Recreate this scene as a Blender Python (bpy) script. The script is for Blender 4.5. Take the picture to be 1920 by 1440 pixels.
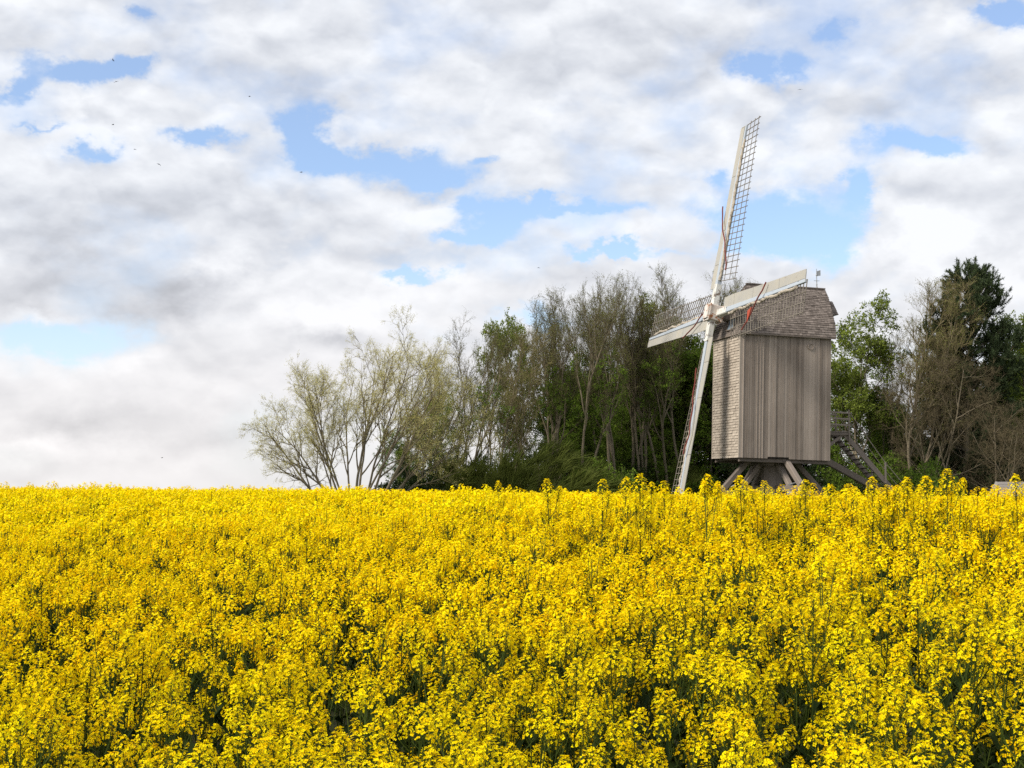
import bpy, math, random
import numpy as np
from mathutils import Vector

C = bpy.context.scene
for o in list(bpy.data.objects):
    bpy.data.objects.remove(o)
PI = math.pi
rad = math.radians

# ------------------------------------------------------------------ camera
FPX, EYE, HZ = 2491.0, 1.45, 915.0            # focal length in px of a 1920 px wide frame, eye height, eye-level row
pitch = math.atan((HZ - 720) / FPX)
cd = bpy.data.cameras.new('camera')
cam = bpy.data.objects.new('camera', cd)
C.collection.objects.link(cam)
cam.location = (0, 0, EYE)
cam.rotation_euler = (PI / 2 + pitch, 0, 0)
cd.sensor_width = 36
cd.lens = FPX / 1920 * 36
cd.clip_start = 0.1
cd.clip_end = 9000
C.camera = cam
C.render.resolution_x, C.render.resolution_y = 1024, 768
C.view_settings.view_transform = 'Standard'
C.view_settings.look = 'None'
C.view_settings.exposure = 0.33
C.view_settings.gamma = 1
C.cycles.use_denoising = False
C.cycles.sample_clamp_indirect = 1.5
C.cycles.sample_clamp_direct = 4.0
C.cycles.max_bounces = 6
C.cycles.diffuse_bounces = 3
C.cycles.transmission_bounces = 4
C.cycles.transparent_max_bounces = 4

# ------------------------------------------------------------------ sun
SUN = Vector((-0.68, -0.36, 0.62)).normalized()
sl = bpy.data.lights.new('sun', 'SUN')
sl.energy = 3.6
sl.angle = rad(17)
sl.color = (1.0, 0.94, 0.84)
so = bpy.data.objects.new('sun', sl)
C.collection.objects.link(so)
so.rotation_euler = (-SUN).to_track_quat('-Z', 'Y').to_euler()


# ------------------------------------------------------------------ node helpers
class NT:
    def __init__(self, tree):
        self.t = tree
        tree.nodes.clear()

    def n(self, typ, **kw):
        nd = self.t.nodes.new(typ)
        for k, v in kw.items():
            if k.startswith('i_'):
                nd.inputs[k[2:].replace('_', ' ')].default_value = v
            else:
                setattr(nd, k, v)
        return nd

    def l(self, a, b):
        self.t.links.new(a, b)

    def math(self, op, a, b=None, c=None, clamp=False):
        nd = self.t.nodes.new('ShaderNodeMath')
        nd.operation = op
        nd.use_clamp = clamp
        for i, v in enumerate((a, b, c)):
            if v is None:
                continue
            if isinstance(v, (int, float)):
                nd.inputs[i].default_value = v
            else:
                self.l(v, nd.inputs[i])
        return nd.outputs[0]

    def mix(self, f, a, b, blend='MIX'):
        nd = self.t.nodes.new('ShaderNodeMix')
        nd.data_type = 'RGBA'
        nd.blend_type = blend
        nd.clamp_factor = True
        for idx, v in ((0, f), (6, a), (7, b)):
            if isinstance(v, (int, float)):
                nd.inputs[idx].default_value = v
            elif isinstance(v, tuple):
                nd.inputs[idx].default_value = (*v, 1) if len(v) == 3 else v
            else:
                self.l(v, nd.inputs[idx])
        return nd.outputs[2]

    def ramp(self, x, a, b, lo=0.0, hi=1.0, smooth=True):
        nd = self.t.nodes.new('ShaderNodeMapRange')
        nd.interpolation_type = 'SMOOTHSTEP' if smooth else 'LINEAR'
        self.l(x, nd.inputs[0])
        for i, v in ((1, a), (2, b), (3, lo), (4, hi)):
            nd.inputs[i].default_value = v
        return nd.outputs[0]

    def noise(self, vec, scale, detail=4, rough=0.55, dist=0.0, out=0):
        nd = self.n('ShaderNodeTexNoise')
        nd.inputs['Scale'].default_value = scale
        nd.inputs['Detail'].default_value = detail
        nd.inputs['Roughness'].default_value = rough
        nd.inputs['Distortion'].default_value = dist
        if vec is not None:
            self.l(vec, nd.inputs['Vector'])
        return nd.outputs[out]


# ------------------------------------------------------------------ sky: Nishita blue with broken cloud deck over it
world = bpy.data.worlds.new('World')
C.world = world
world.use_nodes = True
W = NT(world.node_tree)
SKYK = 0.105
tc = W.n('ShaderNodeTexCoord')
sky = W.n('ShaderNodeTexSky')
sky.sky_type = 'NISHITA'
sky.sun_disc = False
sky.sun_elevation = math.asin(SUN.z)
sky.sun_rotation = math.atan2(SUN.x, SUN.y)
sky.air_density = 1.0
sky.dust_density = 0.6
sep = W.n('ShaderNodeSeparateXYZ')
W.l(tc.outputs['Generated'], sep.inputs[0])
dx, dy, dz = sep.outputs
zz = W.math('MAXIMUM', dz, -0.02)
yy = W.math('MAXIMUM', W.math('ABSOLUTE', dy), 0.15)
U = W.math('DIVIDE', dx, yy)
V = W.math('DIVIDE', zz, yy)


def cloud_vec(up=0.0, seed=15.4, k=1.0, stretch=1.65):
    cb = W.n('ShaderNodeCombineXYZ')
    W.l(W.math('MULTIPLY', dx, k), cb.inputs[0])
    W.l(W.math('ADD', W.math('MULTIPLY', dy, k), seed), cb.inputs[1])
    W.l(W.math('MULTIPLY', W.math('ADD', dz, up), stretch * k), cb.inputs[2])
    return cb.outputs[0]


def blobs(lst, grow=1.0):
    """sum of soft ellipses, each (column, row, half width, half height, strength) measured on the sky, turned into direction slopes"""
    tot = None
    cp, sp_ = math.cos(pitch), math.sin(pitch)
    for (px, py, sx, sy, s) in lst:
        a, b = (px - 960) / FPX, (720 - py) / FPX
        d = cp - b * sp_
        u0, v0 = a / d, (sp_ + b * cp) / d
        vm = W.n('ShaderNodeVectorMath')
        vm.operation = 'SUBTRACT'
        W.l(UV, vm.inputs[0])
        vm.inputs[1].default_value = (u0, v0, 0)
        vk = W.n('ShaderNodeVectorMath')
        vk.operation = 'MULTIPLY'
        W.l(vm.outputs[0], vk.inputs[0])
        vk.inputs[1].default_value = (FPX / sx / 1.9, FPX / sy / 2.1, 0)
        g = W.n('ShaderNodeTexGradient')
        g.gradient_type = 'QUADRATIC_SPHERE'
        W.l(vk.outputs[0], g.inputs[0])
        tot = W.math('MULTIPLY_ADD', g.outputs['Fac'], s * 1.5, 0.0 if tot is None else tot)
    return tot


uvc = W.n('ShaderNodeCombineXYZ')
W.l(U, uvc.inputs[0])
W.l(V, uvc.inputs[1])
wn = W.n('ShaderNodeVectorMath')
wn.operation = 'SUBTRACT'
W.l(W.noise(cloud_vec(seed=1.3, stretch=1.4), 22.0, 5, 0.62, 0.0, out=1), wn.inputs[0])
wn.inputs[1].default_value = (.5, .5, .5)
wk = W.n('ShaderNodeVectorMath')
wk.operation = 'MULTIPLY_ADD'
W.l(wn.outputs[0], wk.inputs[0])
wk.inputs[1].default_value = (.105, .052, 0)
W.l(uvc.outputs[0], wk.inputs[2])
UV = wk.outputs[0]


def field(up, det):
    """cloud thickness: billowing cells broken up by finer noise"""
    v = cloud_vec(up=up)
    wv = W.n('ShaderNodeVectorMath')
    wv.operation = 'MULTIPLY_ADD'
    W.l(W.noise(v, 16.0, 4, 0.6, 0.0, out=1), wv.inputs[0])
    wv.inputs[1].default_value = (.05, .05, .05)
    W.l(v, wv.inputs[2])
    a = W.noise(wv.outputs[0], 5.5, det, 0.55, 0.0)
    tot = a
    for sc, k in ((15.0, .20), (37.0, .09)):
        vo = W.n('ShaderNodeTexVoronoi')
        vo.feature = 'F1'
        vo.inputs['Scale'].default_value = sc
        W.l(wv.outputs[0], vo.inputs['Vector'])
        d = W.math('SUBTRACT', .42, W.math('POWER', vo.outputs['Distance'], 1.6))
        tot = W.math('MULTIPLY_ADD', d, k, tot)
    return tot


holes = blobs([(140, 135, 130, 28, 1.0), (15, 175, 35, 30, .8), (245, 125, 45, 24, .9), (265, 20, 40, 22, .7),
               (60, 238, 70, 10, .6), (170, 285, 60, 24, .9), (375, 252, 70, 20, .8), (590, 262, 45, 50, 1.0),
               (700, 300, 140, 22, .9), (800, 335, 120, 26, .9), (900, 300, 40, 16, .6),
               (1440, 118, 60, 24, .8), (1560, 62, 50, 22, .8), (1895, 35, 45, 22, 1.0),
               (1720, 265, 120, 24, 1.1), (1430, 400, 140, 50, 1.0), (1500, 462, 90, 42, 1.1), (1370, 450, 60, 26, .8), (1340, 330, 50, 18, .6),
               (1080, 385, 150, 20, 1.0), (955, 405, 70, 30, 1.0), (900, 445, 80, 16, 1.0),
               (1170, 465, 110, 14, 1.2), (775, 520, 40, 9, .8), (100, 640, 140, 42, 1.15), (1000, 600, 90, 22, .8), (1600, 350, 45, 45, .9)])
shade = blobs([(100, 480, 190, 70, .8), (330, 560, 120, 45, .7), (60, 560, 80, 25, .6), (1820, 150, 140, 60, .6),
               (620, 640, 90, 22, .7), (160, 790, 200, 30, .5), (1650, 480, 60, 60, .25), (700, 100, 260, 40, .25), (420, 820, 130, 30, .4),
               (1250, 60, 160, 40, .3)])
bright = blobs([(1750, 450, 130, 50, 1.0), (420, 500, 60, 40, .8), (820, 400, 80, 30, .7), (130, 200, 70, 25, .6), (1120, 400, 120, 25, .6),
                (700, 230, 70, 30, .6), (600, 590, 200, 40, .6), (100, 590, 80, 20, .6), (1350, 260, 80, 60, .5), (60, 840, 200, 25, .5)])
n0 = field(0.0, 7)
n1 = field(0.012, 4)
big = W.noise(cloud_vec(seed=9.1), 4.0, 2, 0.5)
low = W.ramp(V, -0.02, 0.24, 1.0, 0.0)
dens = W.math('SUBTRACT', W.math('MULTIPLY_ADD', n0, .62, .195), W.math('MULTIPLY', holes, 0.37))
dens = W.math('ADD', dens, W.math('MULTIPLY', bright, .08))
dens = W.math('ADD', dens, W.math('MULTIPLY', low, .14))
cover = W.ramp(dens, 0.22, 0.47)
fineN = W.noise(cloud_vec(seed=8.8, stretch=1.8), 20.0, 5, 0.6)
halo = W.math('MULTIPLY', holes, .45, clamp=True)
veil = W.math('MULTIPLY', W.ramp(W.noise(cloud_vec(seed=4.4), 7.0, 5, 0.55), .50, .72), W.math('SUBTRACT', .55, W.math('MULTIPLY', low, .35)))
veil = W.math('MINIMUM', W.math('MULTIPLY_ADD', halo, W.ramp(fineN, .35, .62, .35, 1.0), veil), .85)
cover = W.math('MULTIPLY', cover, W.math('SUBTRACT', 1.0, veil))
rel = W.math('SUBTRACT', n0, n1)                           # brighter where the deck thins upwards, greyer underneath
thick = W.ramp(big, 0.40, 0.68)
lum = W.math('ADD', 0.705, W.math('MULTIPLY', rel, W.math('SUBTRACT', 0.95, W.math('MULTIPLY', low, .6))))
lum = W.math('SUBTRACT', lum, W.math('MULTIPLY', thick, 0.05))
lum = W.math('ADD', lum, W.math('MULTIPLY', low, 0.01))
lum = W.math('SUBTRACT', lum, W.math('MULTIPLY', shade, 0.15))
lum = W.math('ADD', lum, W.math('MULTIPLY', bright, 0.14))
lum = W.math('MAXIMUM', lum, 0.42)
lum = W.math('MINIMUM', lum, 0.80)
tint = W.mix(W.ramp(lum, 0.45, 0.84), (0.918, 0.966, 1.07), (0.962, 0.987, 1.03))
tint = W.mix(W.math('MULTIPLY', low, .8), tint, (1.03, 0.985, 0.965))
lumk = W.math('DIVIDE', lum, SKYK)
cmb = W.n('ShaderNodeCombineXYZ')
for i in range(3):
    W.l(lumk, cmb.inputs[i])
cloudcol = W.mix(1.0, tint, cmb.outputs[0], 'MULTIPLY')
skyc = W.mix(1.0, sky.outputs[0], (1.08, 1.27, 1.50), 'MULTIPLY')
skyc = W.mix(W.math('ADD', 0.16, W.math('MULTIPLY', low, .4)), skyc, (0.80 / SKYK, 0.82 / SKYK, 0.86 / SKYK))
col = W.mix(cover, skyc, cloudcol)
bg = W.n('ShaderNodeBackground')
W.l(col, bg.inputs[0])
bg.inputs[1].default_value = SKYK
wo = W.n('ShaderNodeOutputWorld')
W.l(bg.outputs[0], wo.inputs[0])
world.cycles.sampling_method = 'MANUAL'
world.cycles.sample_map_resolution = 512


# ------------------------------------------------------------------ materials
def mat(name):
    m = bpy.data.materials.new(name)
    m.use_nodes = True
    return m, NT(m.node_tree)


def finish(N, color, rough=0.8, bump=None, bstr=0.3, bdist=0.02, trans=0.0, tcol=None, spec=0.3):
    out = N.n('ShaderNodeOutputMaterial')
    b = N.n('ShaderNodeBsdfPrincipled')
    if isinstance(color, tuple):
        b.inputs['Base Color'].default_value = (*color, 1)
    else:
        N.l(color, b.inputs['Base Color'])
    b.inputs['Roughness'].default_value = rough
    b.inputs['Specular IOR Level'].default_value = spec
    if bump is not None:
        bn = N.n('ShaderNodeBump')
        bn.inputs['Strength'].default_value = bstr
        bn.inputs['Distance'].default_value = bdist
        N.l(bump, bn.inputs['Height'])
        N.l(bn.outputs[0], b.inputs['Normal'])
    if trans:
        t = N.n('ShaderNodeBsdfTranslucent')
        c2 = tcol if tcol is not None else color
        if isinstance(c2, tuple):
            t.inputs[0].default_value = (*c2, 1)
        else:
            N.l(c2, t.inputs[0])
        ms = N.n('ShaderNodeMixShader')
        ms.inputs[0].default_value = trans
        N.l(b.outputs[0], ms.inputs[1])
        N.l(t.outputs[0], ms.inputs[2])
        N.l(ms.outputs[0], out.inputs[0])
    else:
        N.l(b.outputs[0], out.inputs[0])


def tone_out(N):
    a = N.n('ShaderNodeAttribute')
    a.attribute_name = 'tone'
    return a.outputs['Fac']


def scaled_obj(N, s):
    tcn = N.n('ShaderNodeTexCoord')
    mp = N.n('ShaderNodeMapping')
    mp.inputs['Scale'].default_value = s
    N.l(tcn.outputs['Object'], mp.inputs[0])
    return mp.outputs[0]


def wood_mat(name, dark, light, grain=(6, 6, .35), rough=.85, tonek=1.0):
    m, N = mat(name)
    v = scaled_obj(N, grain)
    g = N.noise(v, 6, 6, .65, .4)
    big = N.noise(scaled_obj(N, (.5, .5, .25)), 1.6, 4, .6)
    t = tone_out(N)
    f = N.math('ADD', N.math('MULTIPLY', g, .55), N.math('MULTIPLY', N.math('SUBTRACT', t, .5), .55 * tonek))
    f = N.math('ADD', f, N.math('MULTIPLY', big, .45), clamp=True)
    col = N.mix(N.ramp(f, .15, .95, smooth=False), dark, light)
    finish(N, col, rough, g, .5, .01, spec=.12)
    return m


M_WALL = wood_mat('weathered_boards', (.13, .102, .082), (.43, .36, .302), tonek=1.9)
M_SHW = wood_mat('wall_shingles', (.25, .208, .168), (.55, .475, .39), (3, 3, 3))
M_SHR = wood_mat('roof_shingles', (.085, .069, .059), (.30, .252, .22), (3, 3, 3))
M_BEAM = wood_mat('beams', (.07, .055, .045), (.36, .30, .255), (5, 5, 2.2))
M_DARK, N = mat('dark_timber')
finish(N, (.03, .024, .02), .9)


def paint_mat(name, base, under, amount, stain=(.45, .40, .30)):
    m, N = mat(name)
    v = scaled_obj(N, (1, 1, 1))
    p = N.noise(v, 3.2, 8, .7, .5)
    d = N.noise(v, 1.1, 5, .6)
    fine_ = N.noise(v, 14, 4, .6)
    col = N.mix(N.ramp(d, .35, .75, 0, .5), base, stain)
    col = N.mix(N.ramp(p, amount, amount + .06), col, under)
    finish(N, col, .6, fine_, .15, .01)
    return m


M_PAINT = paint_mat('old_white_paint', (.36, .345, .31), (.24, .20, .155), .62)
M_SPAR = paint_mat('white_paint_shaded_blue', (.38, .42, .47), (.24, .23, .21), .64, (.42, .45, .46))  # white paint with the blue grey of its shaded side put into the colour
M_PEEL = paint_mat('peeling_paint', (.64, .63, .59), (.16, .12, .09), .54)
M_RUST = paint_mat('rusting_iron', (.62, .58, .53), (.33, .13, .045), .53, (.42, .27, .17))
M_LATH = wood_mat('lath', (.13, .112, .09), (.33, .29, .24))
M_ROPE, N = mat('red_rope')
finish(N, N.mix(N.noise(scaled_obj(N, (1, 1, 1)), 3, 3), (.21, .045, .03), (.12, .035, .03)), .8)
M_FLAG, N = mat('red_cloth')
finish(N, (.36, .06, .03), .8)
M_CLOTH, N = mat('old_canvas')
finish(N, N.mix(N.noise(scaled_obj(N, (1, 1, 1)), 5, 5, .7), (.62, .56, .46), (.20, .15, .11)), .9)
M_BLUE, N = mat('blue_tarp')
finish(N, N.mix(N.noise(scaled_obj(N, (3, 3, .6)), 3, 5, .7), (.10, .13, .16), (.23, .27, .31)), .6)
M_METAL, N = mat('grey_metal')
finish(N, (.35, .36, .37), .5)
M_STONE, N = mat('stone')
sn = N.noise(scaled_obj(N, (1, 1, 1)), 6, 6, .7)
finish(N, N.mix(sn, (.16, .14, .13), (.45, .42, .39)), .9, sn, .6, .03)
M_BIRD, N = mat('bird')
finish(N, (.03, .03, .035), .8)


def bark_mat(name, a, b, gren=(.07, .075, .03)):
    m, N = mat(name)
    v = scaled_obj(N, (1, 1, .35))
    g = N.noise(v, 9, 5, .65)
    t = tone_out(N)
    col = N.mix(g, a, b)
    moss = N.noise(scaled_obj(N, (1, 1, 1)), 1.3, 3, .6)
    col = N.mix(N.ramp(moss, .45, .7, 0, .6), col, gren)
    col = N.mix(N.math('MULTIPLY', t, .5), col, b)
    finish(N, col, .9, g, .6, .03, spec=.08)
    return m


def leaf_mat(name, a, b, trans=.4):
    m, N = mat(name)
    t = tone_out(N)
    big = N.noise(scaled_obj(N, (1, 1, 1)), .55, 3, .6)
    f = N.math('ADD', N.math('MULTIPLY', t, .75), N.math('MULTIPLY', N.math('SUBTRACT', big, .4), .8), clamp=True)
    col = N.mix(f, a, b)
    finish(N, col, .6, trans=trans, spec=.12)
    return m


M_BARK = bark_mat('bark', (.085, .068, .043), (.29, .24, .17))
M_TWIG = bark_mat('twigs', (.050, .041, .024), (.15, .122, .075))
M_TWIGW = bark_mat('willow_twigs', (.10, .082, .042), (.26, .21, .115), (.12, .115, .04))
M_TWIGB = bark_mat('brown_twigs', (.062, .049, .027), (.165, .13, .078))
M_BUD = leaf_mat('buds', (.12, .14, .03), (.30, .31, .08))
M_BUDW = leaf_mat('willow_buds', (.50, .47, .14), (.85, .78, .34))
M_LEAF = leaf_mat('maple_leaves', (.06, .115, .013), (.24, .34, .04))
M_LEAFB = leaf_mat('fresh_leaves', (.10, .145, .022), (.28, .335, .055))
M_LEAFD = leaf_mat('dark_leaves', (.012, .026, .007), (.045, .075, .018), .25)
M_OLIVE = leaf_mat('broom_shoots', (.075, .095, .018), (.20, .23, .05), .3)
M_PINE = leaf_mat('pine_needles', (.032, .050, .022), (.085, .115, .048), .15)

M_PETAL, N = mat('rape_petals')
t = tone_out(N)
pcol = N.mix(t, (.96, .60, .0), (.99, .88, .005))
finish(N, pcol, .55, trans=.38, tcol=N.mix(t, (.99, .62, .0), (1.0, .87, .004)), spec=.03)
M_RSTEM, N = mat('rape_stems')
t = tone_out(N)
finish(N, N.mix(t, (.018, .030, .006), (.080, .11, .020)), .6, trans=.1, spec=.05)
M_RLEAF, N = mat('rape_leaves')
t = tone_out(N)
finish(N, N.mix(t, (.008, .016, .004), (.024, .040, .010)), .6, trans=.15, spec=.04)
M_SOIL, N = mat('field_soil')
sv = scaled_obj(N, (1, 1, 1))
sn = N.noise(sv, 3, 6, .7)
sg = N.noise(sv, .06, 4, .6)
scol = N.mix(sn, (.022, .017, .011), (.06, .046, .028))
finish(N, N.mix(N.ramp(sg, .35, .6, .2, .9), scol, (.05, .075, .02)), .95, sn, .8, .04)


# ------------------------------------------------------------------ mesh building
class MB:
    """collects quads / triangles with a material index and a tone per face"""

    def __init__(self):
        self.v, self.q, self.t = [], [], []
        self.qm, self.tm, self.qt, self.tt = [], [], [], []
        self.n = 0

    def add(self, v, q=None, t=None, m=0, tone=0.5):
        v = np.asarray(v, dtype=np.float32).reshape(-1, 3)
        for F, lst, ml, tl, k in ((q, self.q, self.qm, self.qt, 4), (t, self.t, self.tm, self.tt, 3)):
            if F is None or len(F) == 0:
                continue
            F = np.asarray(F, dtype=np.int32).reshape(-1, k)
            lst.append(F + self.n)
            ml.append(np.full(len(F), m, np.int32) if np.isscalar(m) else np.asarray(m, np.int32))
            tl.append(np.full(len(F), tone, np.float32) if np.isscalar(tone) else np.asarray(tone, np.float32))
        self.v.append(v)
        self.n += len(v)

    def arrays(self):
        cat = lambda L, s, d: np.concatenate(L) if L else np.zeros(s, d)
        return (cat(self.v, (0, 3), np.float32), cat(self.q, (0, 4), np.int32), cat(self.t, (0, 3), np.int32),
                cat(self.qm, 0, np.int32), cat(self.tm, 0, np.int32), cat(self.qt, 0, np.float32), cat(self.tt, 0, np.float32))

    def mesh(self, name, mats, smooth=False):
        v, q, t, qm, tm, qt, tt = self.arrays()
        me = bpy.data.meshes.new(name)
        nq, nt = len(q), len(t)
        me.vertices.add(len(v))
        me.vertices.foreach_set('co', v.ravel())
        me.loops.add(nq * 4 + nt * 3)
        me.loops.foreach_set('vertex_index', np.concatenate([q.ravel(), t.ravel()]).astype(np.int32))
        me.polygons.add(nq + nt)
        ls = np.concatenate([np.arange(nq) * 4, nq * 4 + np.arange(nt) * 3]).astype(np.int32)
        me.polygons.foreach_set('loop_start', ls)
        me.polygons.foreach_set('material_index', np.concatenate([qm, tm]).astype(np.int32))
        me.polygons.foreach_set('use_smooth', np.full(nq + nt, bool(smooth)))
        a = me.attributes.new('tone', 'FLOAT', 'FACE')
        a.data.foreach_set('value', np.concatenate([qt, tt]).astype(np.float32))
        for m in mats:
            me.materials.append(m)
        me.update(calc_edges=True)
        return me

    def build(self, name, mats, parent=None, smooth=False):
        if not isinstance(mats, (list, tuple)):
            mats = [mats]
        o = bpy.data.objects.new(name, self.mesh(name, mats, smooth))
        C.collection.objects.link(o)
        o.parent = parent
        return o

    # --- shapes
    def hexa(self, P, tone=.5, m=0):
        """8 corners: bottom 4 then top 4, both counter-clockwise seen from above"""
        self.add(P, [(3, 2, 1, 0), (4, 5, 6, 7), (0, 1, 5, 4), (1, 2, 6, 5), (2, 3, 7, 6), (3, 0, 4, 7)], m=m, tone=tone)

    def box(self, c, s, tone=.5, m=0):
        x, y, z = [k / 2 for k in s]
        P = [(c[0] + a, c[1] + b, c[2] + d) for d in (-z, z) for a, b in ((-x, -y), (x, -y), (x, y), (-x, y))]
        self.hexa(P, tone, m)

    def beam(self, a, b, w, h, up=(0, 0, 1), w2=None, h2=None, tone=.5, m=0, bev=0.12):
        """bevelled timber from a to b: w across, h along up"""
        a, b, up = np.array(a, float), np.array(b, float), np.array(up, float)
        d = b - a
        d /= np.linalg.norm(d)
        s = np.cross(d, up)
        s /= np.linalg.norm(s)
        u = np.cross(s, d)
        w2 = w if w2 is None else w2
        h2 = h if h2 is None else h2
        V = []
        for P, ww, hh in ((a, w, h), (b, w2, h2)):
            c = min(ww, hh) * bev
            for i, j in ((-1, -1), (1, -1), (1, 1), (-1, 1)):
                p1 = (i * (ww / 2 - c), j * hh / 2)
                p2 = (i * ww / 2, j * (hh / 2 - c))
                o = [p1, p2] if (i * j > 0) == (i > 0 and j > 0 or i < 0 and j < 0) else [p2, p1]
                if (i, j) in ((1, -1), (-1, 1)):
                    o = [p1, p2]
                else:
                    o = [p2, p1]
                for q in o:
                    V.append(P + s * q[0] + u * q[1])
        Q = [(i, (i + 1) % 8, 8 + (i + 1) % 8, 8 + i) for i in range(8)]
        Q += [(0, 3, 2, 1), (0, 5, 4, 3), (0, 7, 6, 5), (8, 9, 10, 11), (8, 11, 12, 13), (8, 13, 14, 15)]
        self.add(V, Q, m=m, tone=tone)

    def tube(self, pts, rs, sides=6, tone=.5, m=0, cap=True):
        pts = np.asarray(pts, float)
        n = len(pts)
        rs = np.full(n, rs) if np.isscalar(rs) else np.asarray(rs, float)
        d = np.gradient(pts, axis=0)
        d /= np.linalg.norm(d, axis=1)[:, None] + 1e-9
        ref = np.array([0, 0, 1.0]) if abs(d[0][2]) < .9 else np.array([1.0, 0, 0])
        s = np.cross(d, ref)
        s /= np.linalg.norm(s, axis=1)[:, None] + 1e-9
        u = np.cross(d, s)
        an = np.arange(sides) * 2 * PI / sides
        V = pts[:, None] + rs[:, None, None] * (np.cos(an)[None, :, None] * s[:, None] + np.sin(an)[None, :, None] * u[:, None])
        i = np.arange(n - 1)[:, None] * sides
        j = np.arange(sides)[None]
        k = (j + 1) % sides
        Q = np.stack([i + j, i + k, i + sides + k, i + sides + j], -1).reshape(-1, 4)
        T = []
        if cap:
            for e, flip in ((0, 1), ((n - 1) * sides, 0)):
                for a in range(1, sides - 1):
                    T.append((e, e + a + 1, e + a) if flip else (e, e + a, e + a + 1))
        self.add(V.reshape(-1, 3), Q, T, m=m, tone=tone)

    def segs(self, A, B, ra, rb, sides=3, tone=.5, m=0):
        """many separate tapered prisms at once"""
        A, B = np.asarray(A, float), np.asarray(B, float)
        n = len(A)
        if n == 0:
            return
        d = B - A
        d /= np.linalg.norm(d, axis=1)[:, None] + 1e-9
        ref = np.where(np.abs(d[:, 2:3]) < .9, np.array([[0, 0, 1.0]]), np.array([[1.0, 0, 0]]))
        s = np.cross(d, ref)
        s /= np.linalg.norm(s, axis=1)[:, None] + 1e-9
        u = np.cross(d, s)
        an = np.arange(sides) * 2 * PI / sides
        ring = np.cos(an)[None, :, None] * s[:, None] + np.sin(an)[None, :, None] * u[:, None]
        ra = np.broadcast_to(np.asarray(ra, float), n)[:, None, None]
        rb = np.broadcast_to(np.asarray(rb, float), n)[:, None, None]
        V = np.concatenate([A[:, None] + ra * ring, B[:, None] + rb * ring], 1)
        base = (np.arange(n) * 2 * sides)[:, None]
        j = np.arange(sides)[None]
        k = (j + 1) % sides
        Q = np.stack([base + j, base + k, base + sides + k, base + sides + j], -1).reshape(-1, 4)
        tn = tone if np.isscalar(tone) else np.repeat(tone, sides)
        self.add(V.reshape(-1, 3), Q, m=m, tone=tn)


def rotmats(dirs, roll):
    """matrices that turn local +z to each direction, with a roll about it"""
    d = dirs / (np.linalg.norm(dirs, axis=1)[:, None] + 1e-9)
    ref = np.where(np.abs(d[:, 2:3]) < .95, np.array([[0, 0, 1.0]]), np.array([[1.0, 0, 0]]))
    x = np.cross(ref, d)
    x /= np.linalg.norm(x, axis=1)[:, None] + 1e-9
    y = np.cross(d, x)
    c, s = np.cos(roll)[:, None], np.sin(roll)[:, None]
    return np.stack([x * c + y * s, y * c - x * s, d], -1)


def tile(mb, proto, pos, R, sc, dtone=None):
    """copies a proto MB to many places inside another MB"""
    v, q, t, qm, tm, qt, tt = proto.arrays()
    n = len(pos)
    if n == 0:
        return
    sc = np.asarray(sc, float)
    sc = sc[:, None] if sc.ndim == 1 else sc
    V = np.einsum('nij,nkj->nki', R, v[None] * sc[:, None, :]) + np.asarray(pos)[:, None]
    off = (np.arange(n) * len(v))[:, None, None]
    dt = np.zeros(n) if dtone is None else dtone
    base = mb.n
    mb.v.append(V.reshape(-1, 3).astype(np.float32))
    if len(q):
        mb.q.append((q[None] + off + base).reshape(-1, 4).astype(np.int32))
        mb.qm.append(np.tile(qm, n))
        mb.qt.append(np.clip(qt[None] + dt[:, None], 0, 1).ravel().astype(np.float32))
    if len(t):
        mb.t.append((t[None] + off + base).reshape(-1, 3).astype(np.int32))
        mb.tm.append(np.tile(tm, n))
        mb.tt.append(np.clip(tt[None] + dt[:, None], 0, 1).ravel().astype(np.float32))
    mb.n += n * len(v)


def empty(name, loc=(0, 0, 0), rz=0.0, label=None, cat=None, group=None):
    o = bpy.data.objects.new(name, None)
    C.collection.objects.link(o)
    o.location = loc
    o.rotation_euler = (0, 0, rz)
    tag(o, label, cat, group)
    return o


def tag(o, label=None, cat=None, group=None, kind=None):
    for k, v in (('label', label), ('category', cat), ('group', group), ('kind', kind)):
        if v:
            o[k] = v
    return o


# ------------------------------------------------------------------ terrain
def smooth(x):
    x = np.clip(x, 0, 1)
    return x * x * (3 - 2 * x)


def canopy(x, y):
    """height of the crop's top over the fixed zero; the field climbs to a crest that lies nearer on the right"""
    x, y = np.asarray(x, float), np.asarray(y, float)
    s = np.clip((x / (np.abs(y) + 2.5) + .33) / .55, 0, 1)
    A = 1.34 + (0.95 - 1.34) * s
    dc = 24 + (10.8 - 24) * s
    p = 1.30 + (1.05 - 1.30) * s
    q = np.clip(1 - y / dc, 0, 2.2)
    h = EYE - A * q ** p - .045 - .112 * s
    # soft crest, then a slow fall
    over = np.maximum(y - dc * .9, 0)
    h = h - .0065 * over
    return h


CROP_H = 1.30


def zg(x, y):
    return canopy(x, y) - CROP_H


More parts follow.
